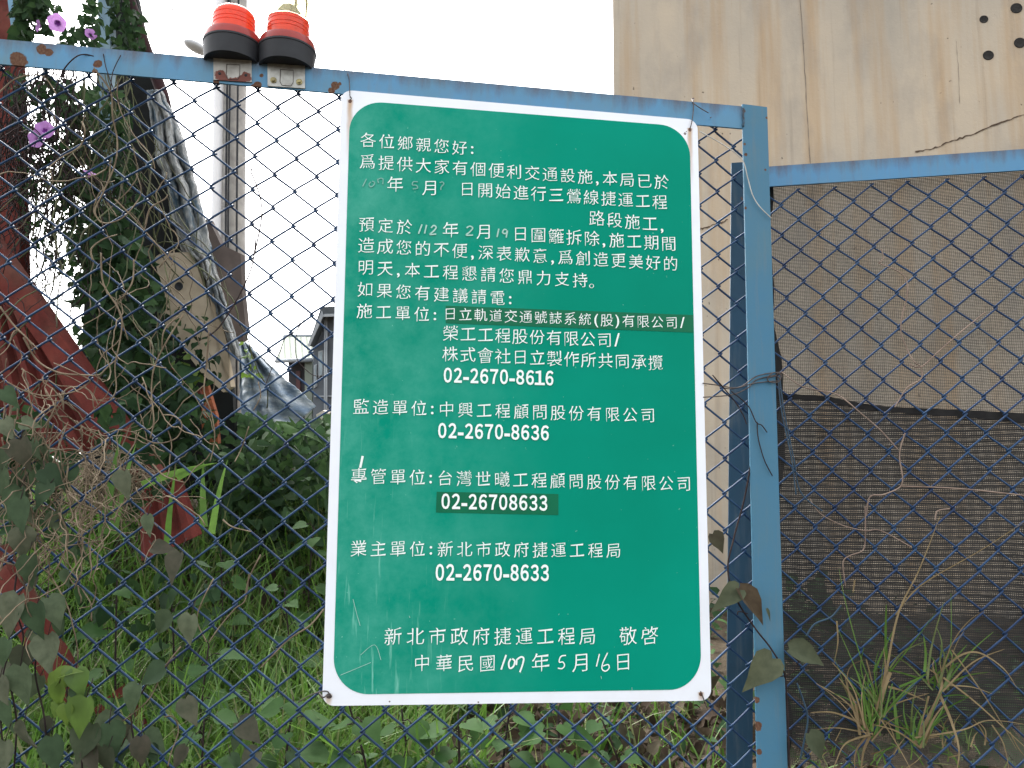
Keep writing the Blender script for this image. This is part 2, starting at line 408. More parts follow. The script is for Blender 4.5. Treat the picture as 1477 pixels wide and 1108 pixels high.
chainlink(b, an, ge, -UP, Vector((0, -1, 0)), .0402, .0346, .00016, -36, 29, -5, 34, .0022, .0048, .0016,
          None, lambda p: p.z < rail_z(p.x) - .012 and p.x < 0.735)
b.build('wire_mesh', M_chain, gate)

# ------------------------------------------------------------------ fence panel on the right
A_, B_ = D(1089, 241.6, 1.765), D(1520, 212, 1.655)
fe = (B_ - A_).normalized(); fn = fe.cross(UP).normalized()
if fn.y > 0: fn = -fn
fd = (-UP + fn * .045).normalized()
fence = thing('fence_panel', 'blue steel framed chain link panel with dark netting to the right of the gate', 'fence', (A_.x, A_.y, 0))
ff = frame(A_, fe, UP); fq = lambda px, py, h=0.0: PL(px, py, A_, fn) + fn * h
def fl(px, py, h=0.0):                # on the leaning wire plane
    n = fe.cross(fd).normalized()
    if n.y > 0: n = -n
    return PL(px, py, A_ - fn * .02, n) + n * h
M_rail2 = paint('panel_paint', rgb(82, 134, 174), rgb(90, 130, 156), [], 0.0, .74)
b = MB(); Lr = (B_ - A_).length * 2.1
fu = UP - fe * UP.dot(fe); fu.normalize()
b.box(A_ - fu * .0485, fe * Lr, -fn * .005, fu * .0485); b.box(A_ - fu * .005 - fn * .005, fe * Lr, -fn * .04, fu * .005)
b.build('top_rail', M_rail2, fence, False, ff)
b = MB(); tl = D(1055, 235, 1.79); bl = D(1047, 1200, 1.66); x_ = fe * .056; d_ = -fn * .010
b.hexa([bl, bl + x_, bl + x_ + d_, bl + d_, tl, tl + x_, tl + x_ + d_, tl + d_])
b.build('post', paint('back_post_shade_paint', rgb(40, 68, 88), rgb(44, 66, 82), [], None, .68), fence, False, ff)  # corner shade painted in: darker blue than the front post
b = MB()
fnn = fe.cross(fd).normalized()
if fnn.y > 0: fnn = -fnn
an2 = fl(1256.3, 266)
chainlink(b, an2, fe, fd, fnn, .0398, .0366, .00026, -7, 25, 0, 33, .0022, .0048, .0018)
b.build('wire_mesh', plain('panel_pvc', rgb(42, 72, 104), rgb(24, 42, 74), .5, 9, 0, .25, .1), fence)

def netmat(name, thr_h, thr_v, ph, pv, ca, cb, bigk=.7):
    t = NT(name); x, y, z = t.sep(); wob = t.math('MULTIPLY', t.math('SUBTRACT', t.noise(5, 3), .5), .012)
    zz = t.math('ADD', z, wob); xx = t.math('ADD', x, t.math('MULTIPLY', t.math('SUBTRACT', t.noise(7, 3), .5), .006))
    rh = t.math('SINE', t.math('MULTIPLY', zz, 2 * math.pi / ph)); rv_ = t.math('SINE', t.math('MULTIPLY', xx, 2 * math.pi / pv))
    fray = t.math('MULTIPLY', t.math('SUBTRACT', t.noise(160, 2), .5), .9)
    big = t.math('MULTIPLY', t.math('SUBTRACT', t.noise(4, 4), .5), bigk)
    hmask = t.math('GREATER_THAN', t.math('ADD', t.math('ADD', rh, fray), big), thr_h); vmask = t.math('GREATER_THAN', t.math('ADD', rv_, fray), thr_v)
    al = t.math('MAXIMUM', hmask, vmask)
    t.base(t.ramp(t.noise(9, 5), [(.3, ca), (.7, cb)]), .85, 0, .15); t.l(al, t.b.inputs['Alpha']); return t.m
M_net1 = netmat('tan_net_weave', -.10, .72, .0034, .0042, rgb(66, 62, 56), rgb(90, 84, 76))
M_net2 = netmat('black_net_weave', -.10, .45, .0047, .0036, rgb(46, 45, 44), rgb(62, 60, 58), .4)
M_hem = plain('net_hem', rgb(34, 33, 32), rgb(22, 21, 21), .85, 50)
def net(name, label, mat, topline, botline, off, hemtop):
    root = thing(name, label, 'netting', tuple(fl(1200, 700, off)))
    b = MB(); nxx, nyy = 84, 40; vs = []
    def lerpx(line, u):
        x = line[0][0] + (line[-1][0] - line[0][0]) * u
        for i in range(len(line) - 1):
            if line[i][0] <= x <= line[i + 1][0] + 1e-6:
                k = (x - line[i][0]) / max(1e-6, line[i + 1][0] - line[i][0]); return x, line[i][1] + (line[i + 1][1] - line[i][1]) * k
        return line[-1]
    for j in range(nyy + 1):
        for i in range(nxx + 1):
            a_, z_ = lerpx(topline, i / nxx), lerpx(botline, i / nxx); v = j / nyy
            px, py = a_[0] + (z_[0] - a_[0]) * v, a_[1] + (z_[1] - a_[1]) * v
            if i == 0: px += 7 * math.sin(py * .013) + 3 * math.sin(py * .05)
            p = fl(px, py, off); p = p + fnn * (.008 * mnoise.noise(Vector((p.x * 7, p.z * 2.5, off * 300))))
            vs.append(p)
    b.add(vs, [(j * (nxx + 1) + i, j * (nxx + 1) + i + 1, (j + 1) * (nxx + 1) + i + 1, (j + 1) * (nxx + 1) + i) for j in range(nyy) for i in range(nxx)])
    b.build('net_sheet', mat, root, True, frame(A_, fe, -fd))
    b = MB()
    if hemtop:
        pts = [Vector(vs[i]) + fnn * .0025 for i in range(nxx + 1)]
        b.ribbon([p + fd * .006 for p in pts], [.004 + .004 * (.5 + .5 * mnoise.noise(Vector((p.x * 9, 0, 1)))) + .006 * min(.7, max(0, i / nxx * 2.1 - .3)) for i, p in enumerate(pts)], fnn)
    else:
        pts = [Vector(vs[j * (nxx + 1)]) + fnn * .0025 for j in range(nyy + 1)]
        b.ribbon([p + fe * .012 for p in pts], [.008 + .008 * abs(mnoise.noise(Vector((p.z * 6, 4, 1)))) for p in pts], fnn)
    b.build('hem', M_hem, root)
net('shade_net', 'tan woven shade net letting the concrete show through, upper sheet behind the chain link', M_net1, [(1104, 262), (1500, 236), (1990, 204)], [(1122, 1110), (1500, 1110), (2000, 1110)], -.022, False)
net('shade_net', 'darker black shade net with sagging hem across the lower half of the right panel', M_net2, [(1108, 566), (1190, 570), (1255, 583), (1320, 588), (1400, 592), (1500, 600), (1990, 604)], [(1122, 1074), (1260, 1062), (1500, 1048), (2000, 1040)], -.012, True)

# ------------------------------------------------------------------ notice board
YS = -.008
def rquad(c, r, n=9):                 # rounded quad from pixel corners TL TR BR BL
    q = [P(x, y, 0) for x, y in c]; out = []
    w_, h_ = (q[1] - q[0]).length, (q[3] - q[0]).length; ru, rv_ = r / w_, r / h_
    for cu, cv, a0 in ((ru, rv_, 180), (1 - ru, rv_, 270), (1 - ru, 1 - rv_, 0), (ru, 1 - rv_, 90)):
        for k in range(n):
            an = math.radians(a0 + 90 * k / (n - 1)); u, v = cu + ru * math.cos(an), cv + rv_ * math.sin(an)
            p = (q[0] * (1 - u) + q[1] * u) * (1 - v) + (q[3] * (1 - u) + q[2] * u) * v; out.append(p)
    return out
SC = [(492.3, 129.4), (1006, 173), (1026.2, 1010.6), (464.6, 1018.5)]
GC = [(505.1, 144.2), (994.6, 183), (1012, 994.6), (480, 1002.2)]
k_ = (CAM.y - YS) / CAM.y             # keep the outline where it is seen once moved onto the board's own plane
def onS(p, h=0.0): r = p - CAM; return CAM + r * ((YS - h - CAM.y) / r.y)
sign = thing('notice_board', 'large green construction notice with white border and white Chinese text wired to the gate', 'sign', tuple(P(745, 1012, YS)))
out = [onS(p) for p in rquad(SC, .022)]
s0 = P(480, 1012, YS); fs_ = frame(s0, Vector((1, 0, 0)), UP)
sl = lambda px, py: tuple(P(px, py, YS) - s0)
t = NT('white_enamel'); x, y, z = t.sep(); col = t.mix(t.ramp(t.noise(14, 5), [(.4, 0.0), (.8, .4)]), (.77, .80, .85), (.66, .65, .65))
for px, py, ln in ((505, 145, .13), (995, 186, .13), (1011, 1000, .02), (474, 1003, .03)):
    hx, hy, hz = sl(px, py)
    wx = t.math('ABSOLUTE', t.math('SUBTRACT', t.math('ADD', x, t.math('MULTIPLY', t.math('SUBTRACT', t.noise(30, 3), .5), .006)), hx))
    a_ = t.math('MULTIPLY', t.rng(wx, .002, .0075, 1, 0), t.math('MULTIPLY', t.rng(z, hz - ln, hz, 0, .9), t.math('LESS_THAN', z, hz + .002)))
    col = t.mix(a_, col, rgb(176, 140, 96))
    col = t.mix(t.spot((hx, hy, hz - .002), .004, .4, 200), col, rgb(92, 62, 46))
for px, py, r in ((988, 193, .003), (990, 190, .0015), (562, 1012, .0016), (690, 1013, .0016)): col = t.mix(t.spot(sl(px, py), r, .5, 200), col, rgb(120, 110, 108))
t.base(col, .4, 0, .3); t.bump(t.noise(3, 2), .1, .004)
b = MB(); b.prism(out, Vector((0, .0015, 0))); b.build('backing_sheet', t.m, sign, False, fs_)
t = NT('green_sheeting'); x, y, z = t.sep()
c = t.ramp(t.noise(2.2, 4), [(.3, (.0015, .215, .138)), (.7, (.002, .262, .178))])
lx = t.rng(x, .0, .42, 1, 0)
scuff_sheen = t.math('MULTIPLY', t.ramp(t.noise(9, 8, .72), [(.36, 0.0), (.75, .55)]), lx); c = t.mix(scuff_sheen, c, rgb(104, 180, 162))  # scuffs plus the sky's gloss haze on the left, both mixed into the green
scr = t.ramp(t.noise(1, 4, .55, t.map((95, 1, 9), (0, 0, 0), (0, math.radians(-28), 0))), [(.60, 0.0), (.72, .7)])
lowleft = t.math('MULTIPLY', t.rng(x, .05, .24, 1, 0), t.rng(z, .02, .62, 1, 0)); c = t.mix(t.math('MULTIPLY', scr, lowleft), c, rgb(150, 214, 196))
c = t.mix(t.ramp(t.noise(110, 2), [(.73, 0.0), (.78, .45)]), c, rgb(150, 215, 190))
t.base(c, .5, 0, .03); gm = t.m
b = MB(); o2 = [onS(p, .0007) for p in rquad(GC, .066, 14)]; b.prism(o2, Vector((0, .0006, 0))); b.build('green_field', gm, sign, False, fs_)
M_patch = plain('patch_green', (.0015, .135, .062), (.0015, .115, .055), .45, 20, 0, .15, .03)
def zz(ox, oy, sc): return lambda x, y: (ox + x / sc, oy + y / sc)
za, zb, zc = zz(480, 160, 2.735), zz(480, 400, 2.735), zz(480, 740, 2.735)
for cs in ((zb(446, 112), zb(1422, 149), zb(1422, 218), zb(446, 181)), (zb(410, 846), zb(890, 855), zb(890, 938), zb(407, 928))):
    b = MB(); b.prism([P(x, y, YS - .0014) for x, y in cs], Vector((0, .0006, 0))); b.build('correction_patch', M_patch, sign, False)
M_let = plain('letter_white', (.84, .89, .86), (.74, .82, .78), .5, 40, 0, .2, .02)
M_hand = plain('hand_white', (.42, .62, .55), (.30, .52, .44), .6, 60, 0, .2, .02)
GLY = {}
cu = bpy.data.curves.new('glyph', 'FONT'); co_ = bpy.data.objects.new('glyph', cu); COL.objects.link(co_); cu.resolution_u = 3
def glyph(ch, off):
    if (ch, off) not in GLY:
        cu.body = ch; cu.offset = off; dg = bpy.context.evaluated_depsgraph_get(); ev = co_.evaluated_get(dg); me = ev.to_mesh()
        vs = [(v.co.x, v.co.y) for v in me.vertices]; fs = [tuple(p.vertices) for p in me.polygons]; ev.to_mesh_clear()
        if off < .01 and ord(ch) > 0x2000:         # brush lettering: thin level strokes, swelling and tapering ones
            cnt = {}
            for f in fs:
                for i in range(len(f)): k = (f[i], f[(i + 1) % len(f)]); cnt[tuple(sorted(k))] = None if tuple(sorted(k)) in cnt else k
            nr = [[0.0, 0.0] for _ in vs]
            for k in cnt.values():
                if k is None: continue
                (x0, y0), (x1, y1) = vs[k[0]], vs[k[1]]; l_ = math.hypot(x1 - x0, y1 - y0) or 1
                for j in k: nr[j][0] += (y1 - y0) / l_; nr[j][1] -= (x1 - x0) / l_
            o2_ = []
            for (x, y), (a_, b_) in zip(vs, nr):
                l_ = math.hypot(a_, b_) or 1; a_, b_ = a_ / l_, b_ / l_; sw = .008 * mnoise.noise(Vector((x * 5, y * 5, ord(ch) * .37)))
                q = .001 * abs(a_) - .0115 * abs(b_) + sw; o2_.append((x + a_ * q, y + b_ * q))
            nx_ = {k[0]: k[1] for k in cnt.values() if k}; pv_ = {k[1]: k[0] for k in cnt.values() if k}; mv = {}
            def dr(i, j): x, y = vs[j][0] - vs[i][0], vs[j][1] - vs[i][1]; l_ = math.hypot(x, y) or 1e-9; return x / l_, y / l_, l_
            for i, j in nx_.items():               # stroke ends: short edges turning square at both corners
                if i not in pv_ or j not in nx_: continue
                a_, b_, c_ = dr(pv_[i], i), dr(i, j), dr(j, nx_[j])
                if b_[2] > .095 or b_[2] < .03: continue
                if a_[0] * b_[1] - a_[1] * b_[0] < .6 or b_[0] * c_[1] - b_[1] * c_[0] < .6: continue
                n0, n1 = b_[1], -b_[0]             # outward normal of the end
                if n0 > .8: mv[i] = (-.016, -.010); mv[j] = (.002, .030)
                elif n0 < -.8: mv[i] = (-.016, .010); mv[j] = (.016, .014)
                elif n1 > .8: mv[i] = (.004, -.014); mv[j] = (-.020, .018)
                elif n1 < -.8: mv[i] = (.016, .004); mv[j] = (-.012, .020)
                elif n1 < 0 and n0 < 0: mx, my = (vs[i][0] + vs[j][0]) / 2, (vs[i][1] + vs[j][1]) / 2; mv[i] = ((mx - vs[i][0]) * .7 - .02, (my - vs[i][1]) * .7 - .01); mv[j] = ((mx - vs[j][0]) * .7 - .02, (my - vs[j][1]) * .7 - .01)
                elif n1 < 0: mv[i] = (-.01, -.012); mv[j] = (.030, -.006)
                else: mv[i] = (.008, .004); mv[j] = (-.012, .012)
            vs = [(x + mv.get(i, (0, 0))[0], y + mv.get(i, (0, 0))[1]) for i, (x, y) in enumerate(o2_)]
        GLY[ch, off] = (vs, fs)
    return GLY[ch, off]
def put(b, ch, c, ex, ey, em, off=-.004, wx=1.0, lean=.09, cx=.5, cy=.38):
    vs, fs = glyph(ch, off); out = []
    for x, y in vs:
        a_, z_ = (x - cx) * wx, y - cy + lean * (x - cx)
        # brush-like swelling: strokes sag a little towards their ends
        out.append(c + ex * (a_ * em) + ey * (z_ * em))
    b.add(out, fs)
WT = {':': .45, ',': .42, '。': .8, '(': .5, ')': .5, '/': .62, ' ': 1.0}
letters = MB()
def line(txt, p0, p1, em_px, off=-.002):  # centres of the first and last glyph in pixels
    a_, z_ = P(*p0, YS - .0022), P(*p1, YS - .0022); ws = [WT.get(c, 1.0) for c in txt]
    pos = [0.0]
    for i in range(1, len(txt)): pos.append(pos[-1] + (ws[i - 1] + ws[i]) / 2)
    pp = ((p0[0] - p1[0]) ** 2 + (p0[1] - p1[1]) ** 2) ** .5 if len(txt) > 1 else 1
    sc = (z_ - a_).length / pp if len(txt) > 1 else .00147
    ex = (z_ - a_).normalized() if len(txt) > 1 else Vector((1, 0, -.023)).normalized()
    ey = Vector((0, 0, 1)); tot = pos[-1] or 1
    for c, q in zip(txt, pos):
        if c == ' ': continue
        o = a_.lerp(z_, q / tot); o = Vector((o.x, YS - .0022, o.z)); j = R_.gauss(0, .012)
        if c in ':,/()': put(letters, c, o, ex, ey, em_px * sc * (1.05 if c != '/' else 1.15), .012, 1, 0, {':': .14, ',': .13, '/': .19, '(': .17, ')': .17}.get(c, .2), .30 if c != ',' else .36)
        else: put(letters, c, o, ex, ey, em_px * sc * (1 + j), off)
E1, E2 = 23.5, 23.5
line('各位鄉親您好:', za(140, 115), za(552, 150), E1)
line('爲提供大家有個便利交通設施,本局已於', za(137, 200), za(1297, 281), E1)
line('年', za(246, 290), za(246, 290), E1); line('月', za(385, 303), za(385, 303), E1)
line('日開始進行三鶯線捷運工程', za(530, 308), za(1290, 360), E1)
line('路段施工,', za(1042, 424), za(1300, 450), E1)
line('預定於', za(133, 448), za(283, 458), E1); line('年', za(465, 470), za(465, 470), E1); line('月', za(598, 476), za(598, 476), E1)
line('日圍籬拆除,施工期間', za(740, 485), za(1325, 524), E1)
line('造成您的不便,深表歉意,爲創造更美好的', za(132, 530), za(1332, 603), E1)
line('明天,本工程懇請您鼎力支持。', za(130, 617), za(1040, 672), E1)
line('如果您有建議請電:', za(128, 704), za(702, 742), E1)
line('施工單位:', zb(125, 133), zb(405, 149), E1)
line('日立軌道交通號誌系統(股)有限公司/', zb(463, 144), zb(1382, 181), 19.5)
line('榮工工程股份有限公司/', zb(465, 221), zb(1125, 250), E1)
line('株式會社日立製作所共同承攬', zb(463, 303), zb(1273, 337), E1)
line('監造單位:中興工程顧問股份有限公司', zb(112, 510), zb(1243, 545), E1)
line('專管單位:台灣世曦工程顧問股份有限公司', zb(103, 784), zb(1385, 815), E1)
line('業主單位:新北市政府捷運工程局', zc(102, 140), zc(1108, 148), E1)
line('新北市政府捷運工程局', zc(238, 487), zc(1005, 486), 26.5); line('敬啓', zc(1165, 485), zc(1250, 484), 26.5)
line('中華民國', zc(352, 592), zc(610, 593), 25.5); line('年', zc(820, 590), zc(820, 590), 25.5); line('月', zc(980, 589), zc(980, 589), 25.5); line('日', zc(1145, 587), zc(1145, 587), 25.5)
letters.build('lettering', M_let, sign, False)
phones = MB()
def phone(txt, p0, p1, hpx):
    a_, z_ = P(*p0, YS - .0026), P(*p1, YS - .0026); adv = [.60 if c == '-' else .93 for c in txt]; tot = sum(adv); L_ = (z_ - a_).length; ex = (z_ - a_).normalized(); q = 0
    em = hpx * .00149 / .70
    for c, w_ in zip(txt, adv):
        c = chr(ord(c) + 0xFEE0) if c != '-' else c
        vs, fs = glyph(c, .033); x0, x1 = min(v[0] for v in vs), max(v[0] for v in vs)
        put(phones, c, a_.lerp(z_, (q + w_ / 2) / tot), ex, UP, em * (.94 if c != '-' else 1), .026, (L_ * w_ / tot * .89) / ((x1 - x0) * em) if c not in '-１' else .95, 0, (x0 + x1) / 2, .345); q += w_
phone('02-2670-8616', zb(434, 387), zb(874, 400), 18.5); phone('02-2670-8636', zb(412, 606), zb(856, 616), 18.5)
phone('02-26708633', zb(425, 885), zb(850, 893), 18.5); phone('02-2670-8633', zc(402, 236), zc(856, 238), 19.5)
phones.build('phone_numbers', M_let, sign, False)
def strokes(name, z_, segs, wd, mat):
    b = MB()
    for s in segs:
        pp = smoothline([P(*z_(*p), YS - .0024) for p in s], 5) if len(s) > 2 else [P(*z_(*p), YS - .0024) for p in s]
        b.ribbon(pp, wd, Vector((0, -1, 0)))
    b.build(name, mat, sign, False)
strokes('handwriting', za, [[(118, 298), (133, 268)], [(150, 280), (143, 290), (150, 300), (162, 292), (165, 282), (155, 278)], [(176, 268), (180, 285)], [(176, 272), (188, 266), (198, 270), (197, 290)],
        [(335, 280), (318, 280), (314, 292), (330, 294), (334, 305), (315, 308)], [(422, 284), (432, 280), (438, 288), (428, 300), (426, 312)], ], .0011, plain('faded_hand', (.20, .42, .36), (.14, .36, .29), .6, 60, 0, .2, .02))
strokes('handwriting', za, [[(352, 448), (338, 485)], [(370, 450), (362, 484)], [(388, 462), (398, 452), (408, 460), (396, 476), (383, 487), (408, 486)], [(528, 462), (540, 455), (552, 462), (540, 478), (526, 490), (553, 490)],
        [(655, 465), (648, 498)], [(686, 470), (676, 468), (670, 480), (682, 484), (689, 472), (684, 500)]], .0014, M_hand)
strokes('handwriting', zc, [[(684, 560), (664, 618)], [(702, 575), (694, 592), (698, 612), (712, 606), (718, 585), (708, 575)], [(726, 578), (724, 600)], [(725, 580), (742, 568), (753, 574), (748, 600), (738, 628)]], .0016, M_let)
strokes('handwriting', zc, [[(920, 562), (900, 566), (893, 588), (908, 588), (914, 602), (904, 614), (888, 612)], [(1052, 556), (1040, 606)], [(1084, 552), (1066, 590), (1062, 615), (1076, 624), (1090, 612), (1086, 598), (1066, 604)]], .0011, M_let)
strokes('scratch', zb, [[(118, 705), (114, 725), (108, 752)]], .0022, M_let)
strokes('scratch', zc, [[(1180, 688), (1181, 702)], [(1058, 643), (1060, 655)], [(302, 406), (304, 414)], [(110, 560), (165, 520), (190, 580)], [(30, 640), (90, 615), (150, 590)], [(80, 340), (95, 400), (108, 445)]], .0004, M_hand)

# tie wires at the four corners of the board
def wire(name, label, segs, r=.0009, mat=None, cat='wire', group=None):
    b = MB()
    for s in segs: b.tube(smoothline(s, 6), r, 5)
    return tag(b.build(name, mat or M_wire), label, cat, group)
W = lambda px, py, Y=-.012: P(px, py, Y)
wire('tie_wire', 'rusty wire looped over the rail at the top left corner of the notice', [[W(505, 141), W(504.5, 132), W(504, 118, -.004), W(502, 108, -.003), W(497, 101, .02), W(493, 97.5, .02), W(486, 99, .01), W(481, 103, .005)], [W(494, 97, .02), W(497, 99.5, .015), W(509, 101, .005), W(524, 103, -.005)], [W(505, 139), W(507, 142), W(505, 144)]])
wire('tie_wire', 'twisted wire looped over the rail at the top right corner of the notice', [[W(995.5, 185), W(998, 175), W(1000, 160, -.005), W(1000, 148, -.002), W(998, 143, .02), W(1001, 142, .03), W(999, 148, -.004)], [W(1000, 149, -.006), W(1010, 156, -.012), W(1022, 163, -.014)], [W(1026, 169, -.004), W(1024.5, 170, -.007)]], .0011)
wire('tie_wire', 'rusty knotted wire binding the bottom left corner of the notice to the mesh', [[W(476, 1004), W(473, 998), W(466, 997), W(458, 999), W(447, 1003, -.01), W(430, 1013, -.006)], [W(476, 1005), W(472, 1003), W(466, 1006), W(460, 999, .01), W(466, 1008, .015), W(472, 1012, .01)], [W(475, 1001), W(478, 1005), W(474, 1007), W(472, 1002), W(477, 1001)]], .0012)
wire('tie_wire', 'thin wire through the hole at the bottom right corner of the notice', [[W(1010.5, 997), W(1013, 1003), W(1017, 1014, -.006), W(1020, 1022, .012)]], .0011)

# ------------------------------------------------------------------ beacons
def lensmat(name, c, tr=.45):
    t = NT(name); nz = t.noise(30, 3); cc = t.ramp(nz, [(.3, tuple(x * .8 for x in c)), (.7, c)]); t.base(cc, .22, 0, .5)
    q = t.n('ShaderNodeBsdfTranslucent'); t.l(cc, q.inputs[0]); mx = t.n('ShaderNodeMixShader'); mx.inputs[0].default_value = tr
    t.l(t.b.outputs[0], mx.inputs[1]); t.l(q.outputs[0], mx.inputs[2]); t.l(mx.outputs[0], t.out.inputs[0]); return t.m
M_lens = lensmat('orange_lens', (.88, .11, .05), .42); M_flange = lensmat('red_flange', (.42, .065, .055), .35)
t = NT('clear_plastic'); t.base((.80, .74, .46), .12, 0, .5); t.b.inputs['Transmission Weight'].default_value = .8; t.b.inputs['IOR'].default_value = 1.15; M_clear = t.m
M_dgrey = plain('dull_grey', rgb(96, 98, 96), rgb(70, 72, 70), .5, 40)
def beacon(label, bx, y_base, by, yc, clear):
    """bx: centre pixel, y_base: pixel of the near lower rim, by: bracket pixels (x0, y0, x1, y1)"""
    near = P(bx - 9.5, y_base, yc - .055); c = Vector((near.x, yc, near.z)); ax = Vector((0, 0, 1))
    root = thing('warning_beacon', label, 'warning light', tuple(c), 'warning beacons bolted on the gate rail')
    b = MB(); b.lathe(c, [(.0001, .004), (.046, .004), (.050, .0), (.0535, .001), (.0562, .036), (.0575, .037), (.0575, .0405), (.055, .041)], ax, 48); b.build('base', M_rubber, root, sharp=True)
    b = MB(); b.lathe(c, [(.0555, .0405), (.0565, .0412), (.0560, .050), (.0535, .057), (.046, .0605), (.042, .0625)], ax, 48); b.build('flange', M_flange, root, sharp=True)
    prof = [(.0418, .0615)]; h = .064; ridge = ((.0412, .0120), (.0421, .0012), (.0411, .0050), (.0420, .0011), (.0409, .0075), (.0417, .0012), (.0407, .0035))
    for r, d in ridge: prof += [(r, h), (r, h + d)]; h += d + .0008
    if clear: prof += [(.0418, h), (.039, h + .003), (.02, h + .004), (.0001, h + .004)]
    else: prof += [(.039, h + .005), (.034, h + .010), (.024, h + .0145), (.010, h + .0155), (.0001, h + .0155)]
    b = MB(); b.lathe(c, prof, ax, 48); b.build('lens', M_lens, root, sharp=True)
    if clear:
        b = MB(); b.lathe(c, [(.0400, h + .004), (.0412, h + .05), (.038, h + .062), (.030, h + .070), (.012, h + .074), (.0001, h + .0745)], ax, 40); b.build('clear_dome', M_clear, root)
        b = MB(); b.lathe(c, [(.030, h + .0045), (.029, h + .010), (.012, h + .034), (.0001, h + .036)], ax, 6)
        b.build('reflector', M_dgrey, root, False)
    x0, y0, x1, y1 = by; Yb = -.0035; q = [P(x0, y1 - 2, Yb), P(x1, y1 + 1.5, Yb), P(x1 - .3, y0 + 2, Yb), P(x0 - .3, y0 - 1.5, Yb)]
    b = MB(); b.prism(q, Vector((0, .0025, 0)))
    e = (q[1] - q[0]).normalized(); L_ = (q[1] - q[0]).length; H_ = (q[3] - q[0]).length; zt = max(c.z - .0005, q[3].z)
    b.box(q[3] - UP * .002 + Vector((0, .0028, 0)), e * L_, Vector((0, .06, 0)), UP * .0024)   # the flat that carries the base
    M_br = M_galv
    if not clear:
        f0 = frame(q[0], e, UP); t = NT('rusty_bracket'); cc = t.ramp(t.noise(40, 5), [(.3, rgb(140, 138, 132)), (.7, rgb(176, 174, 168))])
        for lx, lz in ((.012, .010), (.062, .010), (.018, .003), (.055, .004), (.037, -.002)): cc = t.mix(t.spot((lx, 0, lz), .011, .6, 90), cc, rgb(104, 62, 54))
        t.base(cc, .6, .3, .3); M_br = t.m; b.build('bracket', M_br, root, False, f0)
    else: b.build('bracket', M_br, root, False)
    b = MB(); m_ = (q[0] + q[1]) / 2; dn = Vector((0, -.0004, 0))       # pressed tongue outline
    w_, hh = L_ * .17, H_ * .70
    ol = [m_ + e * -w_ + UP * hh + dn, m_ + e * (w_) + UP * hh + dn, m_ + e * (w_ + .0005) + UP * hh * .3 + dn, m_ + e * (w_ * .7) + UP * .003 + dn, m_ + e * (-w_ * .7) + UP * .003 + dn, m_ + e * (-w_ - .0005) + UP * hh * .3 + dn]
    b.tube(ol + [ol[0]], .0007, 4); b.build('slot', M_wire, root)
    for sx in (.15, .84):
        o = q[0].lerp(q[1], sx) + UP * (H_ * .28 if not clear else H_ * .24)
        if clear:
            b = MB(); b.lathe(o, [(.0062, .0), (.0062, .0018), (.0038, .0024), (.0038, .0058), (.0001, .0062)], Vector((0, -1, 0)), 6 if False else 12); b.build('bolt', plain('brass_bolt', rgb(150, 140, 98), rgb(92, 84, 64), .4, 80, .7), root, False)
        else:
            b = MB(); b.lathe(o, [(.0030, .0003), (.0022, .0012), (.0001, .0012)], Vector((0, -1, 0)), 10); b.build('bolt_hole', M_rubber, root)
beacon('orange warning beacon on a rust-stained bracket, without the clear top', 334.5, 72.5, (308, 83, 363, 117), .012, False)
beacon('orange warning beacon with a clear dome on a bracket with two brass bolts', 416, 80.5, (386, 90, 440, 126), .012, True)

# ------------------------------------------------------------------ utility pole with lamp
def pole():
    c = D(329, 300, 7.0); base = Vector((c.x, c.y, 0)); root = thing('utility_pole', 'grey concrete utility pole with white conduit and lamp rising behind the chain link', 'utility pole', tuple(base))
    topx = D(337, -120, 7.0); ax = (topx - c).normalized(); dp = lambda px, py, d=7.0: D(px, py, d)
    b = MB(); b.tube([dp(334, 700), dp(334.5, 300), dp(339, 0), dp(342, -300)], .128, 28, .10); b.build('shaft', plain('pole_concrete', rgb(176, 174, 170), rgb(146, 144, 142), .85, 14, 0, .2), root)
    b = MB(); b.tube([dp(311, 700, 6.9), dp(312.5, 300, 6.9), dp(318, 0, 6.9), dp(322, -300, 6.9)], .05, 16); b.build('conduit', plain('white_pvc', (.78, .78, .79), (.70, .70, .72), .4, 6), root)
    for pts in ([(325, 700), (325.5, 300), (329, 0), (332, -300)], [(341, 700), (341.5, 300), (344, 0), (346, -300)], [(328.5, 700), (329, 300), (331.5, 120), (332, -300)]):
        b = MB(); b.tube([dp(x, y, 6.84) for x, y in pts], .010, 6); b.build('cable', M_rubber, root)
    Mlamp = plain('lamp_grey', rgb(186, 188, 190), rgb(166, 168, 170), .5, 8)
    b = MB(); b.tube(smoothline([dp(330, 40), dp(312, 66), dp(300, 72), dp(296, 72)], 6), .035, 10); b.build('lamp_arm', Mlamp, root)
    p0, p1 = dp(299, 75), dp(266, 62); axl = (p1 - p0); L_ = axl.length; axl.normalize(); b = MB(); seg = 16; prof = [(0, .02), (.08, .045), (.3, .075), (.6, .08), (.85, .06), (.97, .03), (1, .002)]
    side = axl.cross(UP).normalized(); upn = side.cross(axl); vs = []; fs = []
    for i, (u, r) in enumerate(prof):
        for k in range(seg):
            an = 2 * math.pi * k / seg; vs.append(p0 + axl * (u * L_) + side * math.cos(an) * r * 1.3 + upn * math.sin(an) * r * (.5 if math.sin(an) < 0 else .62))
        if i: fs += [((i - 1) * seg + k, (i - 1) * seg + (k + 1) % seg, i * seg + (k + 1) % seg, i * seg + k) for k in range(seg)]
    b.add(vs, fs); b.build('lamp_head', Mlamp, root)
pole()
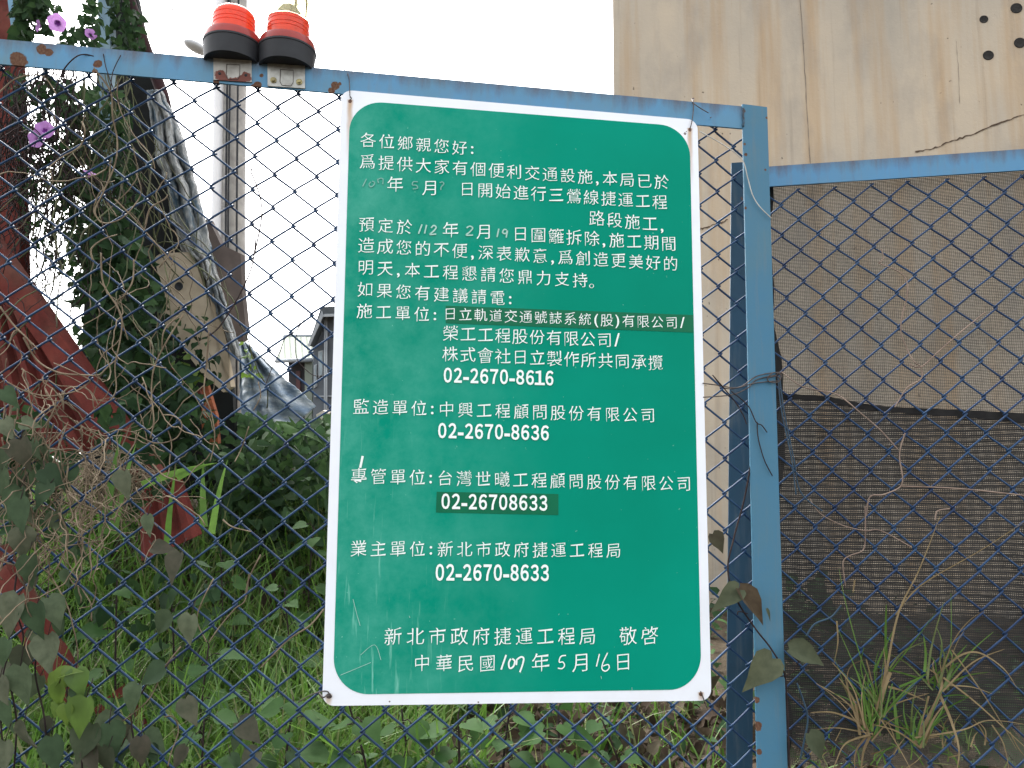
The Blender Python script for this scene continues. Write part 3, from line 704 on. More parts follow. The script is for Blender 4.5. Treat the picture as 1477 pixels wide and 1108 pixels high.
wire('overhead_strand', 'thin dark dry vine twig hanging across the white sky above the rail', [[D(255, -40, 3), D(251, -5, 3), D(249, 13, 3), D(237, 40, 3), D(230, 60, 3), D(224, 80, 3), D(220, 100, 3)], [D(249, 13, 3), D(252, 16, 3)]], .0022, M_twig, 'cable')  # this strand is a dry vine twig with a node
wire('overhead_strand', 'short thin cable slanting down in front of the white utility conduit', [[D(281, 105, 4), D(272, 140, 4), D(260, 165, 4), D(250, 186, 4)]], .0016, M_twig, 'cable')

# ------------------------------------------------------------------ houses far behind
def houses():
    d = 15.0; root = thing('house', 'dark grey gabled house with white window beside the notice edge', 'house', tuple(D(520, 640, d)))
    Mw = plain('slate_wall', rgb(92, 98, 104), rgb(78, 84, 92), .8, 3, 0, .2); Mt = plain('pale_trim', rgb(150, 156, 160), rgb(132, 138, 144), .6, 5)
    Mr = plain('dark_roof', rgb(74, 80, 84), rgb(56, 62, 66), .7, 6); off = fc * 3.0
    q = lambda x, y, k=0.0: D(x, y, d + k)
    b = MB(); b.prism([q(451, 700), q(452, 502), q(466, 458), q(640, 440), q(640, 700)], off); b.build('wall', Mw, root, False)
    b = MB(); b.prism([q(444, 498, -.3), q(449, 500, -.3), q(467.5, 454, -.3), q(640, 448, -.3), q(640, 430, -.3), q(463, 443, -.3)], off); rf = b.build('roof', Mr, root, False)
    b = MB(); b.prism([q(466, 457, -.33), q(640, 452, -.33), q(640, 448, -.33), q(467.5, 453, -.33)], fc * .03); b.build('fascia', Mt, rf, False)
    b = MB(); b.prism([q(443.5, 499, -.33), q(446.5, 500, -.33), q(466.5, 455, -.33), q(464, 448, -.33)], fc * .03); b.build('fascia', Mt, rf, False)
    for x0, y0, x1, y1 in ((452.5, 527, 457, 560), (459, 507, 466, 545)):
        b = MB(); b.prism([q(x0, y1, -.05), q(x1, y1 - 3, -.05), q(x1, y0 - 2, -.05), q(x0, y0, -.05)], fc * .04); wd = b.build('window', Mt, root, False)
        b = MB(); b.prism([q(x0 + 1.5, y1 - 2, -.07), q(x1 - 1.3, y1 - 5, -.07), q(x1 - 1.3, y0, -.07), q(x0 + 1.5, y0 + 2, -.07)], fc * .015); b.build('pane', plain('far_glass', rgb(150, 164, 172), rgb(118, 132, 140), .15, 4), wd, False)
    for xx in (468.5, 471):
        b = MB(); b.tube([q(xx, 458, -.1), q(xx, 690, -.1)], .018, 6); b.build('downpipe', Mt, root)
    b = MB(); b.prism([q(453, 571, -.04), q(640, 566, -.04), q(640, 568, -.04), q(453, 573, -.04)], fc * .03); b.build('ledge', Mt, root, False)
    d2 = 17.0; root = thing('pavilion', 'small pavilion with pale green tiled roof left of the dark house', 'pavilion', tuple(D(425, 640, d2)))
    q = lambda x, y, k=0.0: D(x, y, d2 + k)
    t = NT('green_tiles'); wv = t.n('ShaderNodeTexWave', wave_type='BANDS', bands_direction='X'); wv.inputs['Scale'].default_value = 2.6; wv.inputs['Distortion'].default_value = .3; t.l(t.map((1, 1, 1), (0, 0, 0), (0, .35, 0)), wv.inputs[0])
    t.base(t.ramp(wv.outputs['Fac'], [(.25, rgb(70, 84, 68)), (.6, rgb(112, 124, 104))]), .6, 0, .3); t.bump(wv.outputs['Fac'], .6, .04)
    b = MB(); b.hexa([q(398, 519, -1.0), q(450, 517, -1.0), q(458, 519, 1.6), q(408, 520, 1.6), q(410, 486, .2), q(448, 486, .2), q(449, 485, .6), q(411, 485, .6)]); rf = b.build('roof', t.m, root, False)
    b = MB(); b.tube([q(409, 485.5, .3), q(449, 485.5, .3)], .06, 8); b.build('ridge', Mt, rf)
    b = MB(); b.tube([q(397.5, 521, -1.02), q(451, 519, -1.02)], .045, 8); b.build('gutter', Mt, rf)
    b = MB(); b.prism([q(417, 700, -.6), q(441, 700, -.6), q(441, 519.5, -.6), q(416, 520, -.6)], fc * 1.2); wl = b.build('wall', plain('pavilion_dark', rgb(66, 66, 70), rgb(52, 50, 54), .85, 3), root, False)
    b = MB(); b.prism([q(427, 580, -.65), q(433, 580, -.65), q(433, 535, -.65), q(427, 535, -.65)], fc * .04); b.build('window', plain('pavilion_window', rgb(96, 62, 62), rgb(72, 50, 52), .4, 3), wl, False)
    b = MB(); b.prism([q(440, 700, -.9), q(450, 700, -.9), q(450, 518.5, -.9), q(439.5, 519, -.9)], fc * .5); b.build('pillar', plain('pavilion_cream', rgb(128, 136, 124), rgb(116, 124, 114), .8, 3), root, False)
houses()

# ------------------------------------------------------------------ leaning debris behind the gate
def slab(name, label, cat, poly, d, thick, mat, parent=None, part=False, slope=0.0):
    pts = [D(x, y, d + slope * (y - 400) / 100) for x, y in poly]; b = MB(); b.prism(pts, fc * thick)
    o = b.build(name, mat, parent, False)
    if not part: tag(o, label, cat)
    return o
def strip(nm, label, cat, left, right, d, bulge, mat, fold=.03, seed=0.0, nx=18, ny=60, thick=.004, folds=14):
    def at(line, v):
        y = line[0][1] + (line[-1][1] - line[0][1]) * v
        for i in range(len(line) - 1):
            if line[i][1] <= y <= line[i + 1][1] + 1e-6:
                k = (y - line[i][1]) / max(1e-6, line[i + 1][1] - line[i][1]); return line[i][0] + (line[i + 1][0] - line[i][0]) * k, y
        return line[-1]
    vs = []
    for j in range(ny + 1):
        l, r = at(left, j / ny), at(right, j / ny)
        for i in range(nx + 1):
            u = i / nx; px, py = l[0] + (r[0] - l[0]) * u, l[1] + (r[1] - l[1]) * u
            z = -bulge * math.sin(math.pi * u) + fold * mnoise.noise(Vector((u * folds * .35 + seed, j * .05, seed))) + fold * .6 * math.sin(u * folds + 3 * mnoise.noise(Vector((u, j * .06, seed + 4))))
            px += 2.5 * mnoise.noise(Vector((i * 3.0 if i in (0, nx) else 0, j * .35, seed + 9)))
            vs.append(D(px, py, d + z))
    b = MB(); n = nx + 1
    b.add(vs, [(j * n + i, j * n + i + 1, (j + 1) * n + i + 1, (j + 1) * n + i) for j in range(ny) for i in range(nx)])
    o = b.build(nm, mat); mod = o.modifiers.new('thickness', 'SOLIDIFY'); mod.thickness = thick
    tag(o, label, cat); return o
slab('dark_hollow_backing', 'large dark backing added for the shaded hollow behind the ivy and the tarpaulin', 'sheet', [(150, -60), (186, -60), (214, 80), (240, 180), (262, 330), (300, 480), (335, 560), (345, 720), (120, 720), (118, 500), (128, 300)], 3.25, .03, M_dark)  # added dark backing: shade of the empty hollow put in as colour
t = NT('tarp'); c = t.ramp(t.noise(1, 6, .65, t.map((17, 17, 6))), [(.30, rgb(84, 92, 98)), (.45, rgb(126, 132, 134)), (.56, rgb(200, 202, 200)), (.64, rgb(140, 138, 132)), (.8, rgb(106, 96, 84))])
c = t.mix(t.ramp(t.noise(7, 4, .6), [(.55, 0.0), (.64, .8)]), c, rgb(58, 98, 124)); t.base(c, .7, 0, .15); t.bump(t.noise(1, 7, .7, t.map((40, 40, 12))), 1, .05); M_tarp = t.m
strip('tarpaulin', 'grey and blue weathered tarpaulin draped over the leaning debris', 'tarpaulin',
      [(212, 130), (219, 180), (226, 230), (240, 270), (252, 330), (264, 366), (282, 378), (300, 430), (318, 470), (337, 515)],
      [(232, 130), (252, 170), (266, 205), (270, 225), (281, 262), (298, 330), (307, 375), (323, 430), (341, 490), (346, 515)], 3.0, .10, M_tarp, .038, 2.0, 26, 90, folds=19)
slab('timber_board', 'dark brown board standing against the tarpaulin edge', 'board', [(286, 318), (301, 316), (318, 352), (347, 366), (349, 420), (354, 470), (350, 492), (341, 492), (324, 432), (308, 376)], 3.12, .05, plain('old_board', rgb(104, 94, 88), rgb(72, 64, 62), .85, 8, 0, .2, .3))
cb = slab('concrete_board', 'beige broken concrete slab with a round hole leaning under the tarpaulin', 'slab', [(223, 372), (232, 365), (272, 364), (284, 384), (300, 430), (318, 480), (333, 558), (322, 566), (311, 556), (292, 540), (262, 500), (238, 470), (233, 420)], 2.92, .05, plain('beige_slab', rgb(192, 178, 156), rgb(150, 136, 116), .9, 7, 0, .15, .4, .006, 8))
b = MB(); b.lathe(D(258, 413, 2.918), [(.0165, .0), (.015, .003), (.0125, .0015), (.0001, .001)], -fc, 14); b.build('hole', M_rubber, cb)
b = MB(); b.prism([D(302, 420, 2.915), D(310, 425, 2.915), D(330, 500, 2.915), D(333, 552, 2.915), D(322, 520, 2.915)], fc * -.012); b.build('rib', plain('beige_rib', rgb(170, 156, 134), rgb(140, 126, 106), .9, 9, 0, .15, .3), cb, False)
b = MB(); b.tube([D(176, -40, 3.05), D(186, 0, 3.05), D(209, 68, 3.05), D(235, 137, 3.05), D(248, 192, 3.02)], .026, 8, .022); tag(b.build('steel_pole', M_redd), 'dark red steel pole slanting down to the tarpaulin', 'pole')
# red oxide steelwork
def beam(label, p0, p1, wd, d0, d1, th=.05, mat=None, lip=True):
    a_, z_ = D(*p0, d0), D(*p1, d1); t_ = (z_ - a_).normalized(); n = fc; s_ = t_.cross(n).normalized()
    b = MB(); b.box(a_ - s_ * wd / 2, z_ - a_, n * .006, s_ * wd)
    b.box(a_ - s_ * wd / 2 + n * .006, z_ - a_, n * th, s_ * .006); b.box(a_ + s_ * (wd / 2 - .006) + n * .006, z_ - a_, n * th, s_ * .006)
    return tag(b.build('steel_beam', mat or M_red, None, False), label, 'beam', 'red steel beams fallen behind the gate')
beam('long red steel beam slanting down from the left edge into the dry straw', (-40, 330), (216, 696), .072, 2.35, 2.3)
beam('red steel beam low in the bottom left corner behind the dusty leaves', (-20, 800), (98, 1012), .066, 2.1, 2.0)
beam('short red steel beam end at the bottom under the young yellow leaves', (150, 1010), (200, 1100), .075, 2.0, 1.95)
b = MB(); o0 = D(-24, -420, 2.75); o1 = D(3, 700, 2.75); b.box(o0, o1 - o0, fc * .06, rc * .085); tag(b.build('steel_post', M_red, None, False), 'red upright steel post at the left edge of the photo', 'post')
b = MB(); b.box(D(134, -420, 2.95), D(152, 700, 2.95) - D(134, -420, 2.95), fc * .045, rc * .047); tag(b.build('steel_post', plain('pale_blue_steel', rgb(130, 158, 172), rgb(96, 122, 138), .6, 10), None, False), 'pale blue upright steel post wrapped in climbing vine', 'post')
b = MB(); b.prism([D(6, -40, 2.6), D(25, -40, 2.6), D(22, 40, 2.6), D(20, 62, 2.6), D(18, 58, 2.6)], fc * .03); tag(b.build('steel_brace', plain('blue_brace', rgb(122, 164, 190), rgb(102, 142, 168), .6, 10), None, False), 'light blue tapering steel brace above the rail at the far left', 'brace')
def corrugated(label, c4, d0, d1, n, amp, mat):
    b = MB(); nx, ny = n * 6, 6; tl_, tr_, br_, bl_ = [D(x, y, d) for (x, y), d in zip(c4, (d0, d0, d1, d1))]; vs = []
    for j in range(ny + 1):
        for i in range(nx + 1):
            u, v = i / nx, j / ny; p = (tl_ * (1 - u) + tr_ * u) * (1 - v) + (bl_ * (1 - u) + br_ * u) * v
            ph = (i % 6) / 6; h = max(0, min(1, 2.2 - abs(ph - .5) * 6)); vs.append(p + fc * (amp * (1 - h)))
    k = nx + 1; b.add(vs, [(j * k + i, j * k + i + 1, (j + 1) * k + i + 1, (j + 1) * k + i) for j in range(ny) for i in range(nx)])
    o = b.build('corrugated_sheet', mat, None, False); o.modifiers.new('thickness', 'SOLIDIFY').thickness = .002
    return tag(o, label, 'metal sheet', 'red corrugated sheets behind the gate')
corrugated('red corrugated sheet standing under the long slanting beam at the left', [(-30, 420), (44, 462), (176, 650), (-30, 660)], 2.6, 2.45, 5, .03, M_red)
corrugated('small red corrugated sheet sunk in the grass beside the straw', [(196, 668), (256, 684), (288, 772), (200, 812)], 2.5, 2.4, 3, .02, M_red)
slab('wooden_plank', 'orange brown broken plank upright under the concrete slab', 'plank', [(291, 560), (299, 556), (312, 600), (315, 640), (300, 640), (291, 628)], 2.8, .025, plain('orange_wood', rgb(164, 96, 64), rgb(120, 70, 52), .85, 14, 0, .15, .3))
slab('metal_scrap', 'small red metal scrap poking out of the ivy', 'scrap', [(243, 533), (256, 527), (262, 542), (259, 556), (246, 548)], 2.75, .012, M_red)
slab('metal_scrap', 'red metal scrap next to the top of the broken plank', 'scrap', [(276, 568), (288, 562), (292, 575), (284, 580)], 2.75, .012, M_red)
# translucent plastic sheet on the slope
t = NT('plastic_sheet'); c = t.ramp(t.noise(1, 5, .6, t.map((7, 7, 22), (0, 0, 0), (0, .75, 0))), [(.35, rgb(100, 118, 136)), (.52, rgb(140, 152, 162)), (.66, rgb(192, 196, 198))])
t.base(c, .55, 0, .2); t.bump(t.noise(1, 6, .7, t.map((10, 10, 30), (0, 0, 0), (0, .75, 0))), .8, .03)
strip('plastic_sheet', 'grey blue plastic sheeting lying on the slope below the houses', 'plastic sheet', [(344, 494), (345, 530), (346, 580), (352, 625), (380, 650)], [(356, 494), (376, 513), (404, 540), (438, 568), (456, 586)], 4.0, .08, t.m, .05, 5.0, folds=22)
for nm, lb, pl_ in (('foam_scrap', 'white foam scrap lying on the creeper beside the notice edge', [(456, 598), (466, 592), (474, 596), (472, 604), (458, 607)]), ('foam_scrap', 'smaller pale foam scrap tucked against the notice edge', [(472, 590), (482, 586), (484, 594), (476, 596)])):
    slab(nm, lb, 'scrap', pl_, 3.7, .05, plain('foam', rgb(216, 210, 200), rgb(180, 168, 152), .9, 20))

# ------------------------------------------------------------------ vegetation
def foliage(b, poly, n, d0, d1, s0, s1, hi=False, down=.5, face=.55, wide=1.0):
    for _ in range(n):
        px, py = inpoly(poly); d = R_.uniform(d0, d1); p = D(px, py, d)
        nrm = (-fc * face + UP * .45 + rv(.55)).normalized(); tip = (-UP * down + rv(.6)); L_ = R_.uniform(s0, s1)
        (b.leaf if hi else b.leaflow)(p, tip, nrm, L_, R_.uniform(.1, .4), R_.uniform(0, .4), R_.uniform(.75, 1.1) * wide)
def walk(p, d, n, st, wob, grav=0.0):
    out = [p]; v = d.normalized()
    for _ in range(n): v = (v + rv(wob) + UP * grav).normalized(); p = p + v * st; out.append(p)
    return out
def flower(root, px, py, d, rpx, aim):
    c = D(px, py, d); r = rpx * d / F; ax = aim.normalized(); u = ax.orthogonal().normalized(); w_ = ax.cross(u); vs = []; fs = []; seg = 30
    for i, (q, h) in enumerate(((.10, -.9), (.18, -.45), (.5, -.16), (.85, -.02), (1.0, -.03))):
        for k in range(seg):
            an = 2 * math.pi * k / seg; rr = r * q * (1 + (.05 * math.cos(5 * an) * q)); vs.append(c + ax * (h * r + .06 * r * q * math.sin(5 * an + 1)) + (u * math.cos(an) + w_ * math.sin(an)) * rr)
        if i: fs += [((i - 1) * seg + k, (i - 1) * seg + (k + 1) % seg, i * seg + (k + 1) % seg, i * seg + k) for k in range(seg)]
    b = MB(); b.add(vs, fs); f = b.build('flower', M_flower, root)
    b = MB(); b.lathe(c - ax * r * .30, [(r * .38, .0), (r * .2, -r * .12), (.0001, -r * .25)], ax, 12); b.build('throat', M_throat, f)

# climbing morning glory in front of the white sky, left of the ivy column
v1 = thing('morning_glory_vine', 'thin leafy morning glory curtain with purple flowers at the upper left', 'climbing vine', tuple(D(60, 640, 2.5)))
b = MB()
for _ in range(190):
    px = R_.uniform(4, 112); p = D(px, R_.uniform(70, 200), R_.uniform(2.35, 2.6))
    b.tube(walk(p, -UP + rc * R_.uniform(-.25, .25), R_.randint(18, 60), .014, .22, -.10), R_.uniform(.0009, .0020), 4)
b.build('stem', M_twig, v1)
b = MB()
foliage(b, [(14, 104), (100, 116), (112, 300), (110, 430), (70, 380), (30, 330), (20, 200)], 560, 2.35, 2.6, .012, .03)
foliage(b, [(18, -40), (62, -40), (60, 20), (40, 55), (60, 64), (30, 66), (20, 50)], 330, 2.4, 2.6, .02, .04)
foliage(b, [(48, -10), (76, 0), (86, 14), (66, 30), (48, 26)], 60, 2.4, 2.6, .02, .036)
foliage(b, [(62, 24), (78, 38), (70, 50), (54, 48)], 22, 2.4, 2.6, .02, .036)
foliage(b, [(86, 66), (92, 44), (110, 36), (122, 12), (132, -20), (144, -20), (142, 68)], 210, 2.4, 2.7, .016, .034)
foliage(b, [(14, 104), (100, 116), (108, 150), (18, 150)], 120, 2.35, 2.6, .014, .03)
b.build('foliage', M_ivy, v1)
cm = -fc
flower(v1, 82, 33, 2.33, 12.5, cm + rc * .3 - UP * .3); flower(v1, 64, 187, 2.3, 13, cm + rc * .35 + UP * .15); flower(v1, 52, 200, 2.28, 13, cm - rc * .1 - UP * .05)
flower(v1, 54, 37, 2.4, 9, cm - rc * .9); flower(v1, 131, 49, 2.42, 8, cm + rc * .9 + UP * .2); flower(v1, 130, 249, 2.25, 9, cm * .4 + UP + rc * .5)
# thick ivy column
v2 = thing('ivy_column', 'dense dark green ivy climbing the debris between the red beam and the tarpaulin', 'ivy', tuple(D(170, 760, 2.6)))
b = MB()
for _ in range(46):
    p = D(R_.uniform(110, 190), R_.uniform(90, 250), R_.uniform(2.4, 2.7)); b.tube(walk(p, -UP + rc * R_.uniform(-.1, .4), R_.randint(25, 60), .02, .16, -.06), R_.uniform(.0014, .003), 5)
b.build('stem', M_stem, v2)
b = MB(); colp = [(92, 118), (150, 120), (182, 150), (196, 250), (206, 340), (238, 430), (250, 520), (300, 575), (330, 640), (340, 680), (190, 680), (150, 560), (112, 470), (100, 330), (92, 230)]
foliage(b, colp, 1500, 2.45, 3.0, .03, .06); foliage(b, [(156, -50), (182, -50), (210, 60), (206, 76), (158, 70)], 220, 2.8, 3.0, .02, .045)
foliage(b, [(120, 300), (180, 300), (215, 430), (250, 520), (290, 580), (200, 640), (150, 560)], 420, 2.36, 2.5, .035, .06)
foliage(b, [(225, 440), (300, 455), (310, 500), (330, 560), (300, 580), (250, 520)], 60, 2.75, 2.88, .02, .045)
b.build('foliage', M_ivy, v2)
b = MB(); foliage(b, [(232, 490), (285, 520), (290, 560), (240, 545)], 24, 2.68, 2.78, .025, .045); foliage(b, [(350, 492), (366, 508), (374, 548), (352, 552)], 22, 3.3, 3.5, .02, .04); b.build('young_foliage', M_young, v2)
b = MB(); foliage(b, [(130, 590), (190, 570), (240, 640), (250, 720), (190, 740), (150, 690)], 90, 2.1, 2.25, .03, .055); foliage(b, [(0, 560), (60, 600), (110, 680), (60, 790), (0, 780)], 70, 2.1, 2.3, .04, .07); foliage(b, [(100, 780), (330, 800), (330, 1000), (100, 960)], 60, 1.9, 2.3, .03, .06); b.build('trailing_foliage', M_ivy, v2)
# creeper bank between the ivy and the notice
b = MB(); foliage(b, [(300, 660), (345, 640), (390, 616), (440, 606), (486, 596), (486, 800), (300, 800)], 1500, 2.9, 3.8, .04, .075, False, .35, .3)
foliage(b, [(330, 590), (380, 605), (420, 620), (340, 680)], 200, 3.2, 3.6, .04, .07, False, .35, .3)
for _ in range(2600):
    x, y = R_.uniform(-2.4, .35), R_.uniform(.9, 3.6); p = Vector((x, y, gh(x, y) + R_.uniform(.01, .14))); b.leaflow(p, rv(1) - UP * .2, (UP + rv(.5)), R_.uniform(.03, .07), .2, .2)
foliage(b, [(1128, 820), (1195, 835), (1260, 930), (1300, 1010), (1300, 1070), (1128, 1120)], 160, 2.0, 2.4, .04, .08); foliage(b, [(1290, 1010), (1490, 960), (1490, 1130), (1290, 1130)], 130, 2.0, 2.4, .04, .08)
for _ in range(700):
    x, y = R_.uniform(.2, 2.6), R_.uniform(.5, 3.2); p = Vector((x, y, gh(x, y) + R_.uniform(.01, .12))); b.leaflow(p, rv(1) - UP * .2, (UP + rv(.5)), R_.uniform(.03, .07), .2, .2)
kind(b.build('ground_creeper', M_creep), 'stuff', 'dark green creeper covering the bank behind the gate', 'creeper')
# grass
b = MB()
def tuft(x, y, n, h, wd, spread):
    for _ in range(n):
        xx, yy = x + R_.gauss(0, spread), y + R_.gauss(0, spread); d = UP + Vector((R_.gauss(0, .28), R_.gauss(0, .28), 0)); an = R_.uniform(0, 6.3)
        b.blade(Vector((xx, yy, gh(xx, yy) - .02)), d, h * R_.uniform(.5, 1.15), wd * R_.uniform(.6, 1.3), Vector((math.cos(an), math.sin(an), -.5)) * R_.uniform(.05, .75), Vector((math.cos(an + .3), math.sin(an + .3), 0)), 5)
for _ in range(520):
    x, y = R_.uniform(-1.6, .2), R_.uniform(.22, 2.0); tuft(x, y, 14, R_.uniform(.22, .46), .0042, .04)
for _ in range(60):
    x, y = R_.uniform(-.2, 1.0), R_.uniform(.15, 1.4); tuft(x, y, 9, R_.uniform(.12, .28), .004, .05)
for px, py, L_, dr, wd in ((150, 770, .30, UP + rc * .05, .013), (163, 770, .27, UP + rc * .12, .011), (205, 700, .20, UP * .45 + rc, .010), (294, 760, .2, UP - rc * .1, .010), (305, 770, .22, UP + rc * .1, .009), (240, 800, .26, UP, .009), (255, 690, .1, UP * .6 + rc, .008)):
    b.blade(D(px, py, 1.95), dr, L_, wd, Vector((.05, 0, -.12)), fc, 6)
kind(b.build('grass', M_grass), 'stuff', 'long green grass growing behind the gate', 'grass')
# straw caught below the red beam
b = MB()
for _ in range(420):
    px, py = inpoly([(108, 668), (150, 630), (212, 668), (218, 690), (160, 735), (112, 730), (90, 690)]); p = D(px, py, R_.uniform(2.0, 2.15)); b.tube(walk(p, rc * R_.uniform(-1, 1) - UP * R_.uniform(.2, 1), R_.randint(4, 9), .012, .35), .0011, 3)
kind(b.build('dry_straw', M_dry), 'stuff', 'bundle of dry straw under the red beam', 'straw')
# broad leaved weeds below the notice
def weed(px, Y, top, n, label, ls=.085, mat=None):
    g = P(px, 1000, Y); base = Vector((g.x, Y, gh(g.x, Y) - .02)); tp = P(px + R_.uniform(-12, 12), top, Y)
    root = thing('broadleaf_weed', label, 'weed', tuple(base), 'broad leaved weeds under the notice'); b = MB(); sp = smoothline([base, base.lerp(tp, .5) + rv(.015), tp], 8); b.tube(sp, .0042, 6, .002); lb = MB()
    for i in range(n):
        k = .25 + .75 * i / (n - 1); p = sp[int(k * (len(sp) - 1))]; an = i * 2.4 + R_.uniform(-.4, .4); d = Vector((math.cos(an), math.sin(an) * .8, R_.uniform(-.05, .4))); L_ = ls * R_.uniform(.7, 1.2) * (1.15 - .5 * k); q = p + d * L_ * .5
        b.tube([p, p + d * L_ * .25 + UP * .008, q], .0014, 4); lb.leaf(q, d - UP * .4, UP + d * .2 + rv(.15) - fc * .35, L_, R_.uniform(.05, .2), R_.uniform(.1, .3), 1.1)
    b.build('stem', M_twig, root); lb.build('foliage', mat or M_weed, root)
WL = ['weed with the largest grey green leaves left of the notice bottom', 'weed with dark branching stem below the notice left corner', 'weed of medium leaves under the left third of the notice', 'weed with two tiers of leaves left of the notice middle', 'weed under the exact middle of the notice edge', 'weed with pale leaves right of the notice middle', 'weed half hidden in brown litter near the notice right corner', 'tall weed between the mesh bottom and the long grass', 'weed with small leaves at the very bottom beside the young vine', 'leafy weed rising from the long grass under the creeper bank', 'leafy weed in the grass close to the notice left edge', 'leafy weed in the middle of the long grass', 'leafy weed beside the notice edge at the foot of the creeper bank', 'leafy weed in the grass below the small red corrugated sheet', 'low leafy weed in front of the long grass']
for (px, Y, tp, n), lb in zip(((415, .16, 1010, 11), (505, .12, 1015, 12), (575, .2, 1020, 12), (650, .16, 1030, 12), (725, .22, 1018, 12), (800, .15, 1024, 12), (880, .3, 1040, 8), (350, .25, 1000, 10), (290, .16, 1040, 9), (330, 1.1, 790, 13), (400, .9, 850, 13), (250, .8, 860, 12), (445, 1.3, 760, 13), (175, .7, 830, 12), (300, .5, 930, 10)), WL): weed(px, Y + .05, tp, n, lb, .088)
b = MB()
for _ in range(620):
    x, y = R_.uniform(.2, 1.2), R_.uniform(.1, 1.0); b.leaflow(Vector((x, y, gh(x, y) + R_.uniform(0, .09))), rv(1), UP + rv(.7), R_.uniform(.025, .06), .3, .4)
kind(b.build('leaf_litter', M_brownleaf), 'stuff', 'brown dead leaf litter behind the gate post', 'leaf litter')
for _ in range(0): pass
# dry tendrils on the wire
def vz(ox, oy, Y=.006, sc=2.954): return lambda pts: smoothline([P(ox + x / sc, oy + y / sc, Y + R_.uniform(-.010, .012)) for x, y in pts], 6)
z1, z2, z3 = vz(0, 0), vz(0, 375), vz(0, 733)
dv = thing('dry_vine', 'tangle of dry tan vine stems over the left part of the chain link', 'dry vine', tuple(P(60, 1100, 0)))
b = MB()
for z_, pts in ((z1, [(-40, 430), (0, 390), (60, 340), (130, 320), (190, 330), (240, 400)]), (z1, [(400, 290), (470, 390), (480, 500), (500, 600), (490, 700), (440, 820), (405, 900), (440, 950), (520, 930), (590, 850), (600, 800), (580, 740)]),
    (z1, [(490, 850), (560, 920), (640, 1010), (710, 1090), (740, 1130)]), (z1, [(350, 520), (362, 560), (350, 610), (320, 640), (260, 672), (200, 720)]), (z1, [(520, 230), (500, 420), (560, 560), (640, 660), (660, 720)]), (z1, [(470, 700), (460, 780), (420, 830), (400, 900), (430, 950)]), (z1, [(620, 960), (640, 890), (700, 850), (715, 830)]), (z1, [(395, 1108), (390, 1060), (440, 1020), (500, 1000)]),
    (z2, [(430, -30), (440, 100), (500, 200), (520, 260), (510, 350), (490, 450), (495, 550), (470, 600)]), (z2, [(780, 235), (720, 330), (660, 450), (645, 560), (655, 680), (640, 760)]), (z2, [(890, 300), (880, 450), (870, 560), (900, 650), (915, 760), (895, 860)]), (z2, [(570, 0), (565, 90), (530, 150), (500, 180), (520, 260), (545, 340)]),
    (z2, [(0, 200), (60, 280), (120, 340), (150, 400)]), (z2, [(30, 520), (110, 560), (210, 580), (320, 560), (370, 530), (380, 510), (300, 470), (230, 440)]), (z2, [(100, 330), (160, 430), (250, 480), (350, 490), (420, 490), (455, 460), (500, 420)]), (z2, [(560, 730), (660, 780), (750, 760), (775, 700), (740, 665), (690, 660)]), (z2, [(290, 880), (285, 960), (330, 1030), (400, 1060)]), (z2, [(150, 1100), (180, 1000), (230, 850), (290, 690)]), (z2, [(650, 870), (700, 920), (790, 950)]), (z2, [(1060, 710), (1030, 800), (1000, 860)]), (z2, [(1100, 520), (1110, 580), (1080, 640)]), (z2, [(760, 240), (700, 300), (690, 380)]), (z2, [(20, 650), (60, 780), (70, 900), (80, 1060)]), (z2, [(40, 350), (70, 300), (130, 350), (160, 380)]), (z2, [(270, 640), (275, 560), (330, 540), (385, 560), (420, 620)]),
    (z3, [(320, 40), (345, 90), (350, 170)]), (z3, [(440, 140), (390, 150), (385, 210), (390, 260), (380, 310)]), (z3, [(205, 270), (280, 400), (310, 500), (330, 600), (330, 690)]), (z3, [(950, 50), (990, 80), (1070, 100)]), (z3, [(1060, 280), (1045, 390), (1000, 430), (940, 500), (890, 570)]), (z3, [(1380, 430), (1320, 500), (1230, 560), (1150, 640), (1110, 680)]), (z3, [(700, 890), (740, 890), (760, 950), (730, 1040), (715, 1100)]), (z3, [(770, 590), (700, 680), (660, 770), (620, 830), (520, 910)]), (z3, [(250, 20), (290, 130), (240, 260), (170, 330)]), (z3, [(80, 190), (75, 280), (120, 360), (110, 440)]), (z3, [(1110, 200), (1060, 300), (1045, 380)]), (z3, [(910, 300), (860, 400), (840, 480), (880, 570)])):
    pp = z_(pts); b.tube(pp, R_.uniform(.0012, .0019), 5, .0011)
for _ in range(125):
    px, py = inpoly([(0, 470), (90, 560), (160, 640), (215, 690), (170, 760), (60, 800), (0, 760)]); b.tube(walk(P(px, py, R_.uniform(-.012, .03)), rc * R_.uniform(-.6, .6) - UP, R_.randint(8, 22), .011, .3, -.05), R_.uniform(.0007, .0014), 4)
for _ in range(46):
    px, py = inpoly([(60, 120), (210, 130), (330, 560), (330, 720), (120, 640), (60, 300)]); b.tube(walk(P(px, py, R_.uniform(.0, .05)), rc * R_.uniform(-.8, .8) - UP, R_.randint(8, 22), .013, .25, -.05), R_.uniform(.0006, .0012), 4)
b.build('stem', M_dry, dv)
b = MB(); b.tube(vz(0, 0, -.006)([(235, 385), (270, 300), (320, 245), (360, 232), (400, 240)]), .0013, 5); b.tube(vz(0, 0, -.005)([(440, 230), (455, 300), (500, 420), (535, 480)]), .001, 5); b.tube(vz(0, 0, -.005)([(515, 235), (480, 310), (470, 400)]), .0009, 5); b.build('rail_tendril', M_twig, dv)
wire('dead_twig', 'dark curled dead twig hooked in the mesh beside the utility pole', [[P(x / 2.954, y / 2.954, .012) for x, y in ((1075, 715), (1070, 735), (1085, 770), (1110, 850), (1115, 920), (1100, 1010), (1080, 1100))]], .0015, M_twig, 'twig')
